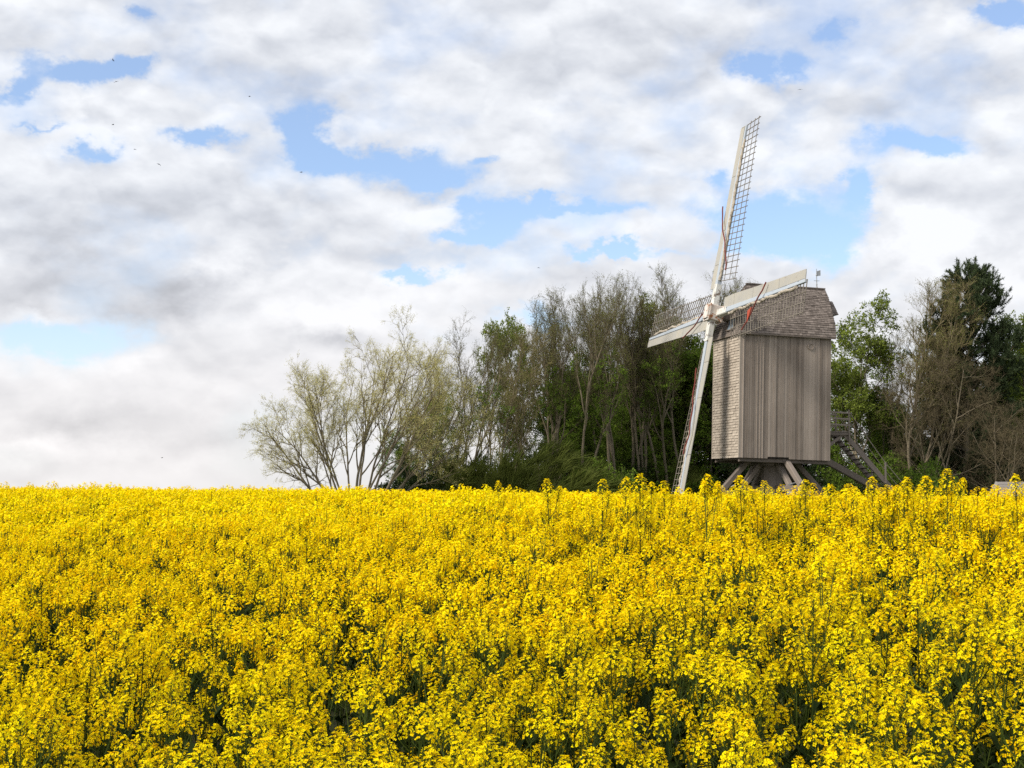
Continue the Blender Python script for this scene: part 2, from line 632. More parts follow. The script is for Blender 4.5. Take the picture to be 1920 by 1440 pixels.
def make_ground():
    ys = np.concatenate([np.linspace(-6, 1, 8)[:-1], np.arange(1, 40, .5), np.arange(40, 140, 4), [140, 180, 240, 340, 500, 800, 1300, 2200, 3500]])
    xs = np.concatenate([-np.array([3500, 2000, 1200, 700, 400, 250, 150, 100, 70]), np.arange(-50, 51, 1.0), np.array([70, 100, 150, 250, 400, 700, 1200, 2000, 3500])])
    X, Y = np.meshgrid(xs, ys)
    Z = zg(np.clip(X, -60, 60), np.clip(Y, -6, 200)) - .006 * np.maximum(Y - 200, 0)
    nx = len(xs)
    V = np.stack([X, Y, Z], -1).reshape(-1, 3)
    i, j = np.meshgrid(np.arange(len(ys) - 1), np.arange(nx - 1), indexing='ij')
    a = (i * nx + j).ravel()
    Q = np.stack([a, a + 1, a + 1 + nx, a + nx], -1)
    mb = MB()
    mb.add(V, Q)
    o = mb.build('ground', M_SOIL, smooth=True)
    tag(o, kind='structure')


make_ground()

# ------------------------------------------------------------------ windmill
MILL = (12.016, 78.131)
MA = rad(193.384)
HUBZ = 11.743
SH = rad(11.84)
PHI = rad(-1.05)
g_mill = float(zg(*MILL))
mill = empty('post_mill', (MILL[0], MILL[1], g_mill), MA,
             'old wooden post windmill with weathered grey body, shingled roof and four lattice sails', 'windmill')
rg = random.Random(5)
rn = np.random.default_rng(11)


def mz(z):
    return z - g_mill


def body_pt(s, lat, h):
    """s metres back from the front wall, lat across, h above the body's foot; the body sags a little to its tail"""
    return np.array([-0.55 - s - .030 * h, lat, mz(3.20 - .030 * s + h)])


BL, BH, BW = 5.68, 7.32, 2.0


def shingles(mb, A, B, Cc, D, nc, wid, thick=.03, mat_i=0, tbase=.5, tvar=.5):
    """lapped courses over the patch A(bottom left) B(bottom right) Cc(top right) D(top left), outside face to the viewer of A->B x A->D"""
    A, B, Cc, D = [np.asarray(p, float) for p in (A, B, Cc, D)]
    nrm = np.cross(B - A, D - A)
    if np.linalg.norm(nrm) < 1e-6:
        nrm = np.cross(B - A, Cc - A)
    nrm /= np.linalg.norm(nrm)

    def P(u, v, o):
        return (A * (1 - u) + B * u) * (1 - v) + (D * (1 - u) + Cc * u) * v + nrm * o

    V, Q, T = [], [], []
    for j in range(nc):
        v0, v1 = j / nc, min(1.0, (j + 1.35) / nc)
        L = np.linalg.norm(P(1, v0, 0) - P(0, v0, 0))
        if L < .05:
            continue
        x = -rg.random() * wid
        ct = rg.uniform(-.12, .12)
        while x < L:
            w = wid * rg.uniform(.6, 1.4)
            a, b = max(0, x + .004), min(L, x + w - .004)
            x += w
            if b - a < .02:
                continue
            ua, ub = a / L, b / L
            dv = rg.uniform(-.02, .03) / nc
            o1 = thick * rg.uniform(.8, 1.5)
            k = len(V)
            V += [P(ua, max(0, v0 + dv), o1), P(ub, max(0, v0 + dv), o1), P(ub, v1, .003), P(ua, v1, .003),
                  P(ua, max(0, v0 + dv), 0), P(ub, max(0, v0 + dv), 0)]
            Q += [(k, k + 1, k + 2, k + 3), (k + 4, k + 5, k + 1, k)]
            tn = min(1, max(0, tbase + ct + rg.gauss(0, tvar * .45)))
            T += [tn, tn]
    mb.add(V, Q, m=mat_i, tone=np.array(T))


def build_body():
    # inner shell closes the body
    mb = MB()
    P = [body_pt(s, l, h) for h in (0.02, BH) for s, l in ((.03, -BW + .03), (.03, BW - .03), (BL - .03, BW - .03), (BL - .03, -BW + .03))]
    P = [P[i] for i in (3, 2, 1, 0, 7, 6, 5, 4)]
    mb.hexa(P)
    mb.build('body_frame', M_DARK, mill)
    # shingled front wall
    mb = MB()
    shingles(mb, body_pt(0, -BW, 0), body_pt(0, BW, 0), body_pt(0, BW, BH), body_pt(0, -BW, BH), 46, .34, .038, tbase=.55, tvar=.35)
    for l in (-BW, BW):
        mb.beam(body_pt(-.02, l, 0), body_pt(-.02, l, BH), .07, .07, up=(0, 1, 0), tone=.55)
    mb.beam(body_pt(-.05, .35, BH - 1.7), body_pt(-.05, .35, BH - .05), .05, .05, up=(0, 1, 0), tone=.15)
    o = mb.build('shingled_wall', M_SHW, mill)
    # boarded walls: two long sides and the tail
    for name, side in (('board_wall', 1), ('board_wall', -1)):
        mb = MB()
        s = 0.0
        while s < BL - .01:
            w = rg.uniform(.13, .20)
            e = min(BL, s + w)
            off = rg.choice([0, 0, .006, .012, .02, .026])
            t = min(1, max(0, rg.gauss(.5, .15)))
            h0 = .0 if not (1.62 < s < 3.1) else .10
            q0, q1 = s + .002, e - .004
            lo, hi = side * (BW - .02), side * (BW + .025 + off)
            c = [(q0, lo), (q1, lo), (q1, hi), (q0, hi)]
            if side > 0:
                c = c[::1]
            Pb = [body_pt(a, b, h0) for a, b in c] + [body_pt(a, b, BH) for a, b in c]
            mb.hexa(Pb if side < 0 else [Pb[i] for i in (3, 2, 1, 0, 7, 6, 5, 4)], tone=t)
            if rg.random() < .28:
                zc = rg.uniform(.02, .05)
                Pb = [body_pt(a, b, h0) for a, b in ((e - .025, hi - .01), (e + .02, hi - .01), (e + .02, side * (BW + .055)), (e - .025, side * (BW + .055)))]
                Pb += [body_pt(a, b, BH) for a, b in ((e - .025, hi - .01), (e + .02, hi - .01), (e + .02, side * (BW + .055)), (e - .025, side * (BW + .055)))]
                mb.hexa(Pb if side < 0 else [Pb[i] for i in (3, 2, 1, 0, 7, 6, 5, 4)], tone=min(1, t + .12))
            s = e
        w = mb.build(name, M_WALL, mill)
        if side > 0:
            # small round vent cover high on the wall
            rb = MB()
            cpt = body_pt(4.38, BW + .06, 6.62)
            th = np.linspace(0, 2 * PI, 25)
            rb.tube([cpt + np.array([math.cos(a) * .17, .02, math.sin(a) * .17]) for a in th], .022, 5, cap=False)
            rb.tube([cpt + np.array([0, -.03, 0]), cpt + np.array([0, .005, 0])], .165, 20)
            rb.build('round_vent', M_WALL, w)
    mb = MB()
    l = -BW
    while l < BW - .01:
        w = rg.uniform(.14, .22)
        e = min(BW, l + w)
        off = rg.choice([0, .01, .02])
        c = [(BL - .02, l + .004), (BL - .02, e - .004), (BL + .03 + off, e - .004), (BL + .03 + off, l + .004)]
        mb.hexa([body_pt(a, b, 0) for a, b in c] + [body_pt(a, b, BH) for a, b in c], tone=rg.uniform(.3, .7))
        l = e
    tw = mb.build('tail_wall', M_WALL, mill)
    db = MB()
    c = body_pt(BL + .07, 0, 1.75 + 1.0)
    db.box(c, (.05, .95, 2.0), .4)
    for k in (-1, 0, 1):
        db.box(c + np.array([-.035, 0, k * .7]), (.03, .85, .12), .6)
    db.build('door', M_BEAM, tw)
    # floor beams under the body
    fb = MB()
    for lat in (-1.75, 1.75):
        fb.beam(body_pt(.1, lat, -.10), body_pt(BL - .1, lat, -.10), .22, .24, tone=.3)
    for s_ in (.25, 1.5, 2.85, 4.2, 5.5):
        fb.beam(body_pt(s_, -1.9, .0 - .04), body_pt(s_, 1.9, -.04), .2, .16, tone=.25)
    fb.beam(body_pt(2.3, -1.3, -.22), body_pt(2.3, 1.3, -.22), .42, .30, tone=.3)
    fb.beam(body_pt(3.4, -1.3, -.22), body_pt(3.4, 1.3, -.22), .42, .30, tone=.3)
    fb.build('floor_beams', M_BEAM, mill)
    # ---- roof: curved mansard section, hipped at the front
    prof = [(2.22, -.10, -.12), (1.99, .62, .05), (1.56, 1.22, .26), (1.06, 1.90, .56), (.62, 2.50, .86), (0.0, 3.10, 1.15)]

    def rp(k, sd, end):
        hw, z, ins = prof[k]
        if end == 0:
            s = ins
        else:
            s = BL + .22 + .115 * z
        return body_pt(s, sd * hw, BH + z)

    mb = MB()
    nn = [5, 5, 6, 5, 5]
    for k in range(5):
        # near side (+lat): from front (left) to tail (right) seen from outside
        shingles(mb, rp(k, 1, 0), rp(k, 1, 1), rp(k + 1, 1, 1), rp(k + 1, 1, 0), nn[k], .20, .03)
        shingles(mb, rp(k, -1, 1), rp(k, -1, 0), rp(k + 1, -1, 0), rp(k + 1, -1, 1), nn[k], .20, .03)
        shingles(mb, rp(k, -1, 0), rp(k, 1, 0), rp(k + 1, 1, 0), rp(k + 1, -1, 0), nn[k], .20, .03, tbase=.62)
        shingles(mb, rp(k, 1, 1), rp(k, -1, 1), rp(k + 1, -1, 1), rp(k + 1, 1, 1), nn[k], .20, .036)
    mb.beam(rp(5, 0, 0) + [0, 0, .03], rp(5, 0, 1) + [0, 0, .03], .2, .08, tone=.45)
    roof = mb.build('roof', M_SHR, mill)
    # boarding under the shingles
    ub = MB()
    V, Q = [], []
    for k in range(6):
        for sd, e in ((-1, 0), (1, 0), (1, 1), (-1, 1)):
            p = rp(k, sd, e)
            q = p.copy()
            q[1] *= .985
            q[2] -= .02
            q[0] += -.02 if e == 0 else .02
            V.append(q)
    for k in range(5):
        for i in range(4):
            j = (i + 1) % 4
            Q.append((k * 4 + i, k * 4 + j, k * 4 + 4 + j, k * 4 + 4 + i))
    Q.append((0, 3, 2, 1))
    ub.add(V, Q)
    ub.build('roof_boarding', M_DARK, roof)
    # eave boards
    eb = MB()
    for sd in (-1, 1):
        eb.beam(rp(0, sd, 0) + [0, 0, -.05], rp(0, sd, 1) + [0, 0, -.05], .05, .10, tone=.35)
    eb.beam(rp(0, -1, 0) + [.02, 0, -.05], rp(0, 1, 0) + [.02, 0, -.05], .05, .10, tone=.6)
    eb.build('eave_board', M_BEAM, roof)
    # window opening high in the front, covered in blue grey sheet
    wb = MB()
    c0 = rp(0, 0, 0)
    c1 = rp(2, 0, 0)
    sl_ = (c1 - c0) / np.linalg.norm(c1 - c0)
    a = c0 + sl_ * .30 + np.array([.05, 0, 0])
    b = c0 + sl_ * 1.02 + np.array([.05, 0, 0])
    wb.add([a + [0, .25, 0], a + [0, 1.15, 0], b + [0, 1.15, 0], b + [0, .25, 0],
            a + [.05, .25, 0], a + [.05, 1.15, 0], b + [.05, 1.15, 0], b + [.05, .25, 0]],
           [(4, 5, 6, 7), (0, 4, 7, 3), (1, 2, 6, 5), (3, 7, 6, 2), (0, 1, 5, 4)])
    win = wb.build('window', M_BLUE, roof)
    fbm_ = MB()
    for p, q in ((a + [.06, .2, 0], b + [.06, .2, 0]), (a + [.06, 1.2, 0], b + [.06, 1.2, 0]), (a + [.06, .16, 0], a + [.06, 1.24, 0]), (b + [.06, .16, 0], b + [.06, 1.24, 0])):
        fbm_.beam(p, q, .07, .07, up=(1, 0, 0), tone=.3)
    fbm_.build('frame', M_BEAM, win)
    # small shingled hood over the sack hoist on the tail gable
    hb = MB()
    t0 = rp(3, 0, 1)
    x1, x0 = t0[0] - .62, t0[0] + .1
    zt, zb = mz(12.72), mz(11.82)
    for sd in (1, -1):
        L0, L1, L2, L3 = [(x0, sd * .62, zb), (x1 - .12, sd * .62, zb), (x1, sd * .05, zt), (x0, sd * .05, zt)]
        if sd > 0:
            shingles(hb, L0, L1, L2, L3, 7, .14, .03)
        else:
            shingles(hb, L1, L0, L3, L2, 7, .14, .03)
    hb.add([(x1 - .10, .6, zb), (x1 - .10, -.6, zb), (x1, 0, zt), (x0, .6, zb), (x0, -.6, zb), (x0, 0, zt)], [(0, 3, 4, 1), (3, 0, 2, 5), (1, 4, 5, 2)], [(0, 1, 2)])
    hb.build('hoist_hood', M_SHR, roof)
    # weather vane on the ridge
    fb2 = MB()
    rz_ = rp(5, 0, 1)
    bx = rp(5, 0, 1)[0] + .52
    b0 = np.array([bx, 0, rz_[2]])
    fb2.tube([b0, b0 + [0, 0, 1.25]], [.03, .018], 6)
    fb2.tube([b0, b0 + [0, 0, .22]], [.09, .03], 8)
    for zc, r in ((.28, .05), (.52, .045), (.86, .055)):
        a_ = np.linspace(0, PI, 7)
        fb2.tube([b0 + [0, 0, zc - r * math.cos(q)] for q in a_], [max(.004, r * math.sin(q)) for q in a_], 8)
    fb2.add([b0 + [.0, .005, .8], b0 + [-.26, .005, .84], b0 + [-.26, .005, 1.18], b0 + [0, .005, 1.1],
             b0 + [.0, -.005, .8], b0 + [-.26, -.005, .84], b0 + [-.26, -.005, 1.18], b0 + [0, -.005, 1.1]],
            [(0, 1, 2, 3), (7, 6, 5, 4), (0, 4, 5, 1), (1, 5, 6, 2), (2, 6, 7, 3), (3, 7, 4, 0)])
    fb2.tube([b0 + [-.18, 0, .52], b0 + [.18, 0, .52]], .016, 5)
    fb2.build('weather_vane', M_METAL, roof)


build_body()


def build_sails():
    H = np.array([0, 0, mz(HUBZ)])
    w_ = np.array([-math.sin(SH), 0, math.cos(SH)])
    u_ = np.array([0.0, 1, 0])
    n_ = np.array([math.cos(SH), 0, math.sin(SH)])
    # windshaft and poll end
    hb = MB()
    hb.beam(H - n_ * 1.6, H - n_ * .35, .55, .55, tone=.3)
    hb.build('windshaft', M_BEAM, mill)
    hb = MB()
    hb.beam(H - n_ * .42, H + n_ * .50, .78, .92, up=w_, bev=.06)
    hb.beam(H + n_ * .50, H + n_ * .58, .66, .78, up=w_, bev=.1)
    for k in (-.36, .44):
        hb.beam(H + n_ * k, H + n_ * (k + .06), .88, 1.02, up=w_, bev=.06)
    hub = hb.build('hub', M_RUST, mill)
    for i in (-1, 1):
        for j in (-1, 1):
            bb = MB()
            c = H + u_ * i * .3 + w_ * j * .36 + n_ * .50
            bb.tube([c, c + n_ * .04], .045, 6)
            bb.build('bolt', M_RUST, hub)
    ROPE = {0: [(6.72, -.72), (5.9, -.55), (5.2, -.1), (4.2, .6), (3.27, 1.2), (2.3, 1.6)],
            1: [(7.25, -.65), (7.0, -.2), (6.55, .2), (6.05, .70), (5.6, 1.25), (5.1, 1.75)],
            2: [(3.4, .25), (4.5, .15), (5.6, -.15), (6.6, -.38), (7.4, -.45), (8.6, -.15)],
            3: [(.8, .55), (1.5, .25), (2.2, -.15), (3.48, -.72), (4.5, -.92)]}
    for k in range(4):
        t = PHI + k * PI / 2
        e = math.cos(t) * w_ + math.sin(t) * u_          # out along the arm
        l = -math.sin(t) * w_ + math.cos(t) * u_         # towards the lattice
        soff = n_ * (.12 if k % 2 == 0 else -.14)        # the two stocks cross one behind the other
        O = H + soff
        sail = empty('sail', (0, 0, 0))
        sail.parent = mill
        R = 11.8
        # inner stock, peeling
        mb = MB()
        mb.beam(O + e * .35, O + e * 1.75, .42, .40, up=n_, w2=.40, h2=.36)
        mb.build('stock', M_PEEL, sail)
        mb = MB()
        mb.beam(O + e * 1.74, O + e * R, .32, .30, up=n_, w2=.16, h2=.13)
        mb.build('spar', M_SPAR, sail)
        # leading board on the side away from the lattice, slightly pitched, in two lengths
        mb = MB()
        st = 1.55 if k in (0, 2) else (1.05 if k == 1 else .45)
        if k == 3:
            st = .75
        pit = rad(0) if k == 2 else rad(4)
        bd = -l * math.cos(pit) + n_ * math.sin(pit)
        bn = np.cross(e, bd)
        rr = [st, st + 1.5, 5.2, 8.6, R - .05]
        ww = [.66, .68, .62, .54, .48]
        for i in range(4):
            g0, g1 = rr[i] + .012, rr[i + 1] - .012
            V = []
            for g, wd in ((g0, ww[i]), (g1, ww[i + 1])):
                base = O + e * g - l * (.13 if g > 4 else .17) + n_ * .05
                cut = .22 if (k == 3 and i == 0 and g == g0) else 0
                for q in ((0, -.018), (wd, -.018), (wd, .018), (0, .018)):
                    V.append(base + bd * q[0] + bn * q[1] + e * (cut if q[0] > 0 else 0))
            mb.add(V, [(3, 2, 1, 0), (4, 5, 6, 7), (0, 1, 5, 4), (1, 2, 6, 5), (2, 3, 7, 6), (3, 0, 4, 7)], tone=.5 + .1 * (i % 2))
        for g in (st + .1, 3.1, 5.0, 7.0, 9.0, 10.8):
            base = O + e * g + n_ * -.0
            mb.beam(base, base + bd * .5 - bn * .035, .06, .04, up=n_)
        mb.beam(O + e * (R - .05) + n_ * .05, O + e * (R - .05) + bd * .5 + n_ * .05, .05, .05, up=n_)
        mb.build('leading_board', M_PAINT, sail)
        # lattice: bars across and three laths along; weather (twist) grows to the root
        mb = MB()
        nb = 28
        LW = 1.66

        def tw(g):
            return rad(14 - 12 * (g / R))

        def lat(g, d):
            a = tw(g)
            return O + e * g + (l * math.cos(a) - n_ * math.sin(a)) * d - n_ * .03

        A, B = [], []
        for i in range(nb):
            g = 1.95 + i * (R - 1.95) / (nb - 1) + .02
            jit = rg.uniform(-.03, .03)
            mb.beam(lat(g, -.08), lat(g + jit, LW + .12 + rg.uniform(-.03, .03)), .035, .045, up=n_, tone=rg.uniform(.2, .8))
        for d in (.58, 1.12, LW):
            for i in range(nb - 1):
                g = 1.95 + i * (R - 1.95) / (nb - 1)
                g2 = 1.95 + (i + 1) * (R - 1.95) / (nb - 1)
                mb.beam(lat(g, d) + n_ * .035, lat(g2 + (.12 if i == nb - 2 else 0), d) + n_ * .035, .035, .03, up=n_, tone=.45)
        mb.build('lattice', M_LATH, sail)
        # furled canvas lying along the spar
        mb = MB()
        gs = np.linspace(2.0, 10.8, 70)
        pts = [lat(g, .20 + .045 * math.sin(g * 3.1 + k) + rg.uniform(-.025, .025)) + n_ * (.10 + rg.uniform(-.02, .02)) for g in gs]
        mb.tube(pts, [.055 + .045 * abs(math.sin(g * 5.3 + k)) * rg.uniform(.6, 1.2) for g in gs], 7, cap=True)
        mb.build('furled_canvas', M_CLOTH, sail)
        # red rope
        mb = MB()
        rp_ = np.array(ROPE[k], float)
        tt_ = np.linspace(0, len(rp_) - 1, 26)
        gx = np.interp(tt_, range(len(rp_)), rp_[:, 0])
        lx = np.interp(tt_, range(len(rp_)), rp_[:, 1])
        pts = [O + e * a + l * b + n_ * (.30 + .03 * math.sin(a * 4)) for a, b in zip(gx, lx)]
        mb.tube(pts, .04, 6)
        rope = mb.build('rope', M_ROPE, sail)
        if k == 1:
            fbb = MB()
            c = O + e * 6.0 + l * .55 + n_ * .30
            fbb.add([c, c - e * .55 + l * .15, c - e * .35 + l * .85, c + n_ * .05, c - e * .55 + l * .15 + n_ * .03, c - e * .35 + l * .85 + n_ * .03],
                    [(0, 3, 4, 1), (1, 4, 5, 2), (2, 5, 3, 0)], [(0, 1, 2), (5, 4, 3)])
            fbb.build('pennant', M_FLAG, sail)


build_sails()


def build_trestle():
    tr = empty('trestle')
    tr.parent = mill
    cx, zf = -3.45, mz(1.30)
    zt = mz(2.98)
    c = np.array([cx, 0, 0])
    mb = MB()
    mb.tube([c + [0, 0, zf - .25], c + [0, 0, zf + .25], c + [0, 0, zf + .9], c + [0, 0, zt + .15]], [.78, .70, .58, .50], 10)
    mb.build('main_post', M_BEAM, tr, smooth=False)
    # directions given against the mill axis
    for axis, zz_ in ((rad(6), 0.0), (rad(96), .28)):
        d = np.array([math.cos(axis), math.sin(axis), 0])
        sd = np.array([-d[1], d[0], 0])
        mb = MB()
        mb.beam(c - d * 3.55 + [0, 0, zf - .15 + zz_], c + d * 3.55 + [0, 0, zf - .15 + zz_], .36, .34, tone=.4)
        mb.build('cross_tree', M_BEAM, tr)
        for s in (-1, 1):
            for r0, r1, lift in ((3.3, .55, 1.05), (2.05, .50, .25)):
                mb = MB()
                mb.beam(c + d * s * r0 + [0, 0, zf + zz_ + .02], c + d * s * r1 + [0, 0, zt + lift], .30, .32 if r0 > 3 else .28, tone=rg.uniform(.45, .85))
                mb.build('quarter_bar', M_BEAM, tr)
            mb = MB()
            p = c + d * s * 3.0
            mb.box(p + np.array([0, 0, (zf - .33 + zz_) / 2]), (1.0, 1.0, zf - .33 + zz_ + .05), .5)
            mb.build('pier', M_STONE, tr)
            mb = MB()
            q = c + d * s * 2.75 + [0, .0, zf + .05 + zz_]
            mb.beam(q - sd * .5, q + sd * .5 + [0, 0, .28], .05, .05, up=(0, 0, 1), tone=.9)
            mb.build('iron_strap', M_METAL, tr)


build_trestle()


def build_stair():
    st = empty('stair')
    st.parent = mill
    # platform at the door
    mb = MB()
    px0, px1, pz = -6.45, -8.15, mz(4.78)
    for i in range(9):
        x = px0 + (px1 - px0) * (i + .5) / 9
        mb.box((x, 0, pz + .02), (.17, 1.7, .05), rg.uniform(.3, .8))
    for lat in (-.8, .8):
        mb.beam((px0, lat, pz - .12), (px1 - .1, lat, pz - .12), .12, .18, tone=.3)
    mb.build('platform', M_BEAM, st)
    for lat in (-.85, .85):
        mb = MB()
        for x in (px0 - .15, px1 + .05):
            mb.beam((x, lat, pz - .75 if x < -8 else pz), (x, lat, pz + 1.32), .085, .085, up=(0, 1, 0), tone=.6)
        for z in (.45, .82, 1.18):
            mb.beam((px0 - .05, lat, pz + z + .02), (px1 - .05, lat, pz + z - .06), .06, .10, tone=.75)
        mb.build('railing', M_BEAM, st)
    for lat in (-.72, .72):
        mb = MB()
        mb.beam((-7.75, lat, mz(4.78)), (-13.1, lat, mz(-1.0)), .10, .30, tone=.55)
        mb.build('stringer', M_BEAM, st)
        mb = MB()
        mb.beam((-6.25, lat, mz(3.55)), (-7.75, lat, mz(4.62)), .12, .17, tone=.55)
        mb.build('brace', M_BEAM, st)
    mb = MB()
    for i in range(1, 21):
        f = i / 21
        mb.box((-7.75 - 5.2 * f, 0, mz(4.78 - 5.62 * f)), (.24, 1.36, .045), .25)
    mb.build('treads', M_DARK, st)
    mb = MB()
    for lat in (-.82, .82):
        for x, z in ((-10.45, 1.75), (-12.6, -.6)):
            mb.beam((x, lat, mz(z)), (x, lat, mz(z + 1.25)), .10, .10, up=(0, 1, 0), tone=.8)
        mb.tube([(-8.2, lat, mz(5.9)), (-10.45, lat, mz(2.96)), (-12.6, lat, mz(.62))], .025, 6, tone=.7)
        mb.tube([(-8.2, lat, mz(5.35)), (-10.45, lat, mz(2.45)), (-12.6, lat, mz(.1))], .02, 6, tone=.7)
    mb.build('handrail', M_BEAM, st)
    mb = MB()
    mb.beam((-5.9, 0, mz(3.62)), (-14.2, 0, mz(-.55)), .34, .42, w2=.26, h2=.30, tone=.45)
    mb.build('tail_pole', M_BEAM, mill)


build_stair()


# ------------------------------------------------------------------ trees
def unit(v):
    return v / (np.linalg.norm(v) + 1e-9)


def make_spray(seed, kind):
    """one little branch end: twigs, and leaves or needles of the kind; local +z is outwards, about 1 m long"""
    r = np.random.default_rng(seed)
    mb = MB()
    A, B, ra, rb = [], [], [], []
    tips = []
    if kind == 'needle':
        for _ in range(70):
            p = np.array([0, 0, r.uniform(0, .75)])
            d = unit(r.normal(size=3) + [0, 0, .7])
            L = r.uniform(.16, .26)
            s = unit(np.cross(d, r.normal(size=3))) * .021
            mb.add([p - s, p + s, p + d * L + s * .3, p + d * L - s * .3], [(0, 1, 2, 3)], m=1, tone=float(np.clip(r.normal(.5, .25), 0, 1)))
        mb.segs([[0, 0, 0]], [[0, 0, .75]], .014, .006)
        return mb
    if kind == 'broom':
        for _ in range(26):
            p = np.array([0, 0, r.uniform(0, .5)])
            d = unit(np.array([r.normal(0, .28), r.normal(0, .28), 1]))
            L = r.uniform(.5, 1.0)
            s = unit(np.cross(d, r.normal(size=3))) * .016
            mb.add([p - s, p + s, p + d * L + s * .3, p + d * L - s * .3], [(0, 1, 2, 3)], m=1, tone=float(np.clip(r.normal(.5, .3), 0, 1)))
        return mb
    nt = {'bare': 7, 'willow': 8, 'brown': 8, 'leafy': 5, 'fresh': 5, 'dark': 4}[kind]
    spread = {'bare': .42, 'willow': .5, 'brown': .85, 'leafy': .8, 'fresh': .8, 'dark': .8}[kind]
    main = [np.zeros(3)]
    d = np.array([0, 0, 1.0])
    for i in range(5):
        d = unit(d + r.normal(size=3) * .13)
        main.append(main[-1] + d * .22)
    tw = {'brown': .0085, 'bare': .0078, 'willow': .0062}.get(kind, .009)
    for i in range(5):
        A.append(main[i]); B.append(main[i + 1]); ra.append(tw * (1.5 - .2 * i)); rb.append(tw * (1.3 - .2 * i))
    tips.append(main[-1])
    for i in range(nt):
        j = r.integers(0, 5)
        p = main[j] + (main[j + 1] - main[j]) * r.random()
        d = unit(unit(main[j + 1] - main[j]) + r.normal(size=3) * spread)
        for k in range(2):
            L = r.uniform(.16, .34)
            q = p + d * L
            A.append(p); B.append(q); ra.append(tw * (.95 - .3 * k)); rb.append(tw * (.7 - .3 * k))
            if r.random() < .5:
                d2 = unit(d + r.normal(size=3) * spread)
                A.append(q); B.append(q + d2 * L * .8); ra.append(tw * .55); rb.append(tw * .3)
                tips.append(q + d2 * L * .8)
            p = q
            d = unit(d + r.normal(size=3) * .25 + [0, 0, .12])
            tips.append(p)
    mb.segs(A, B, ra, rb, 3, tone=.5, m=0)
    tips = np.array(tips)
    nl, sz = {'bare': (13, .044), 'willow': (42, .043), 'brown': (0, 0), 'leafy': (54, .098), 'fresh': (52, .118), 'dark': (52, .115)}[kind]
    for i in range(nl):
        c = tips[r.integers(len(tips))] + r.normal(size=3) * (.03 if kind in ('bare', 'willow') else .085)
        s = sz * r.uniform(.6, 1.3)
        a = unit(r.normal(size=3) + [0, 0, -.2])
        nn = r.normal(size=3) + [0, 0, .6]
        b = unit(np.cross(a, nn)) * s * .55
        f = unit(np.cross(a, b)) * s * .18
        mb.add([c, c + a * s * .9 + b + f, c + a * s * 1.9, c + a * s * .9 - b + f], [(0, 1, 2, 3)], m=1, tone=float(np.clip(r.normal(.5, .25), 0, 1)))
    return mb


SPRAYS = {k: [make_spray(40 + i, k) for i in range(4)] for k in ('bare', 'willow', 'brown', 'leafy', 'fresh', 'dark', 'needle', 'broom')}


def bez(pos, d, L, n, wob, up, r, lean):
    pts = [pos]
    for i in range(n):
        d = unit(d + r.normal(size=3) * wob + np.array([lean, 0, up]))
        pts.append(pts[-1] + d * (L / n))
    return np.array(pts), d


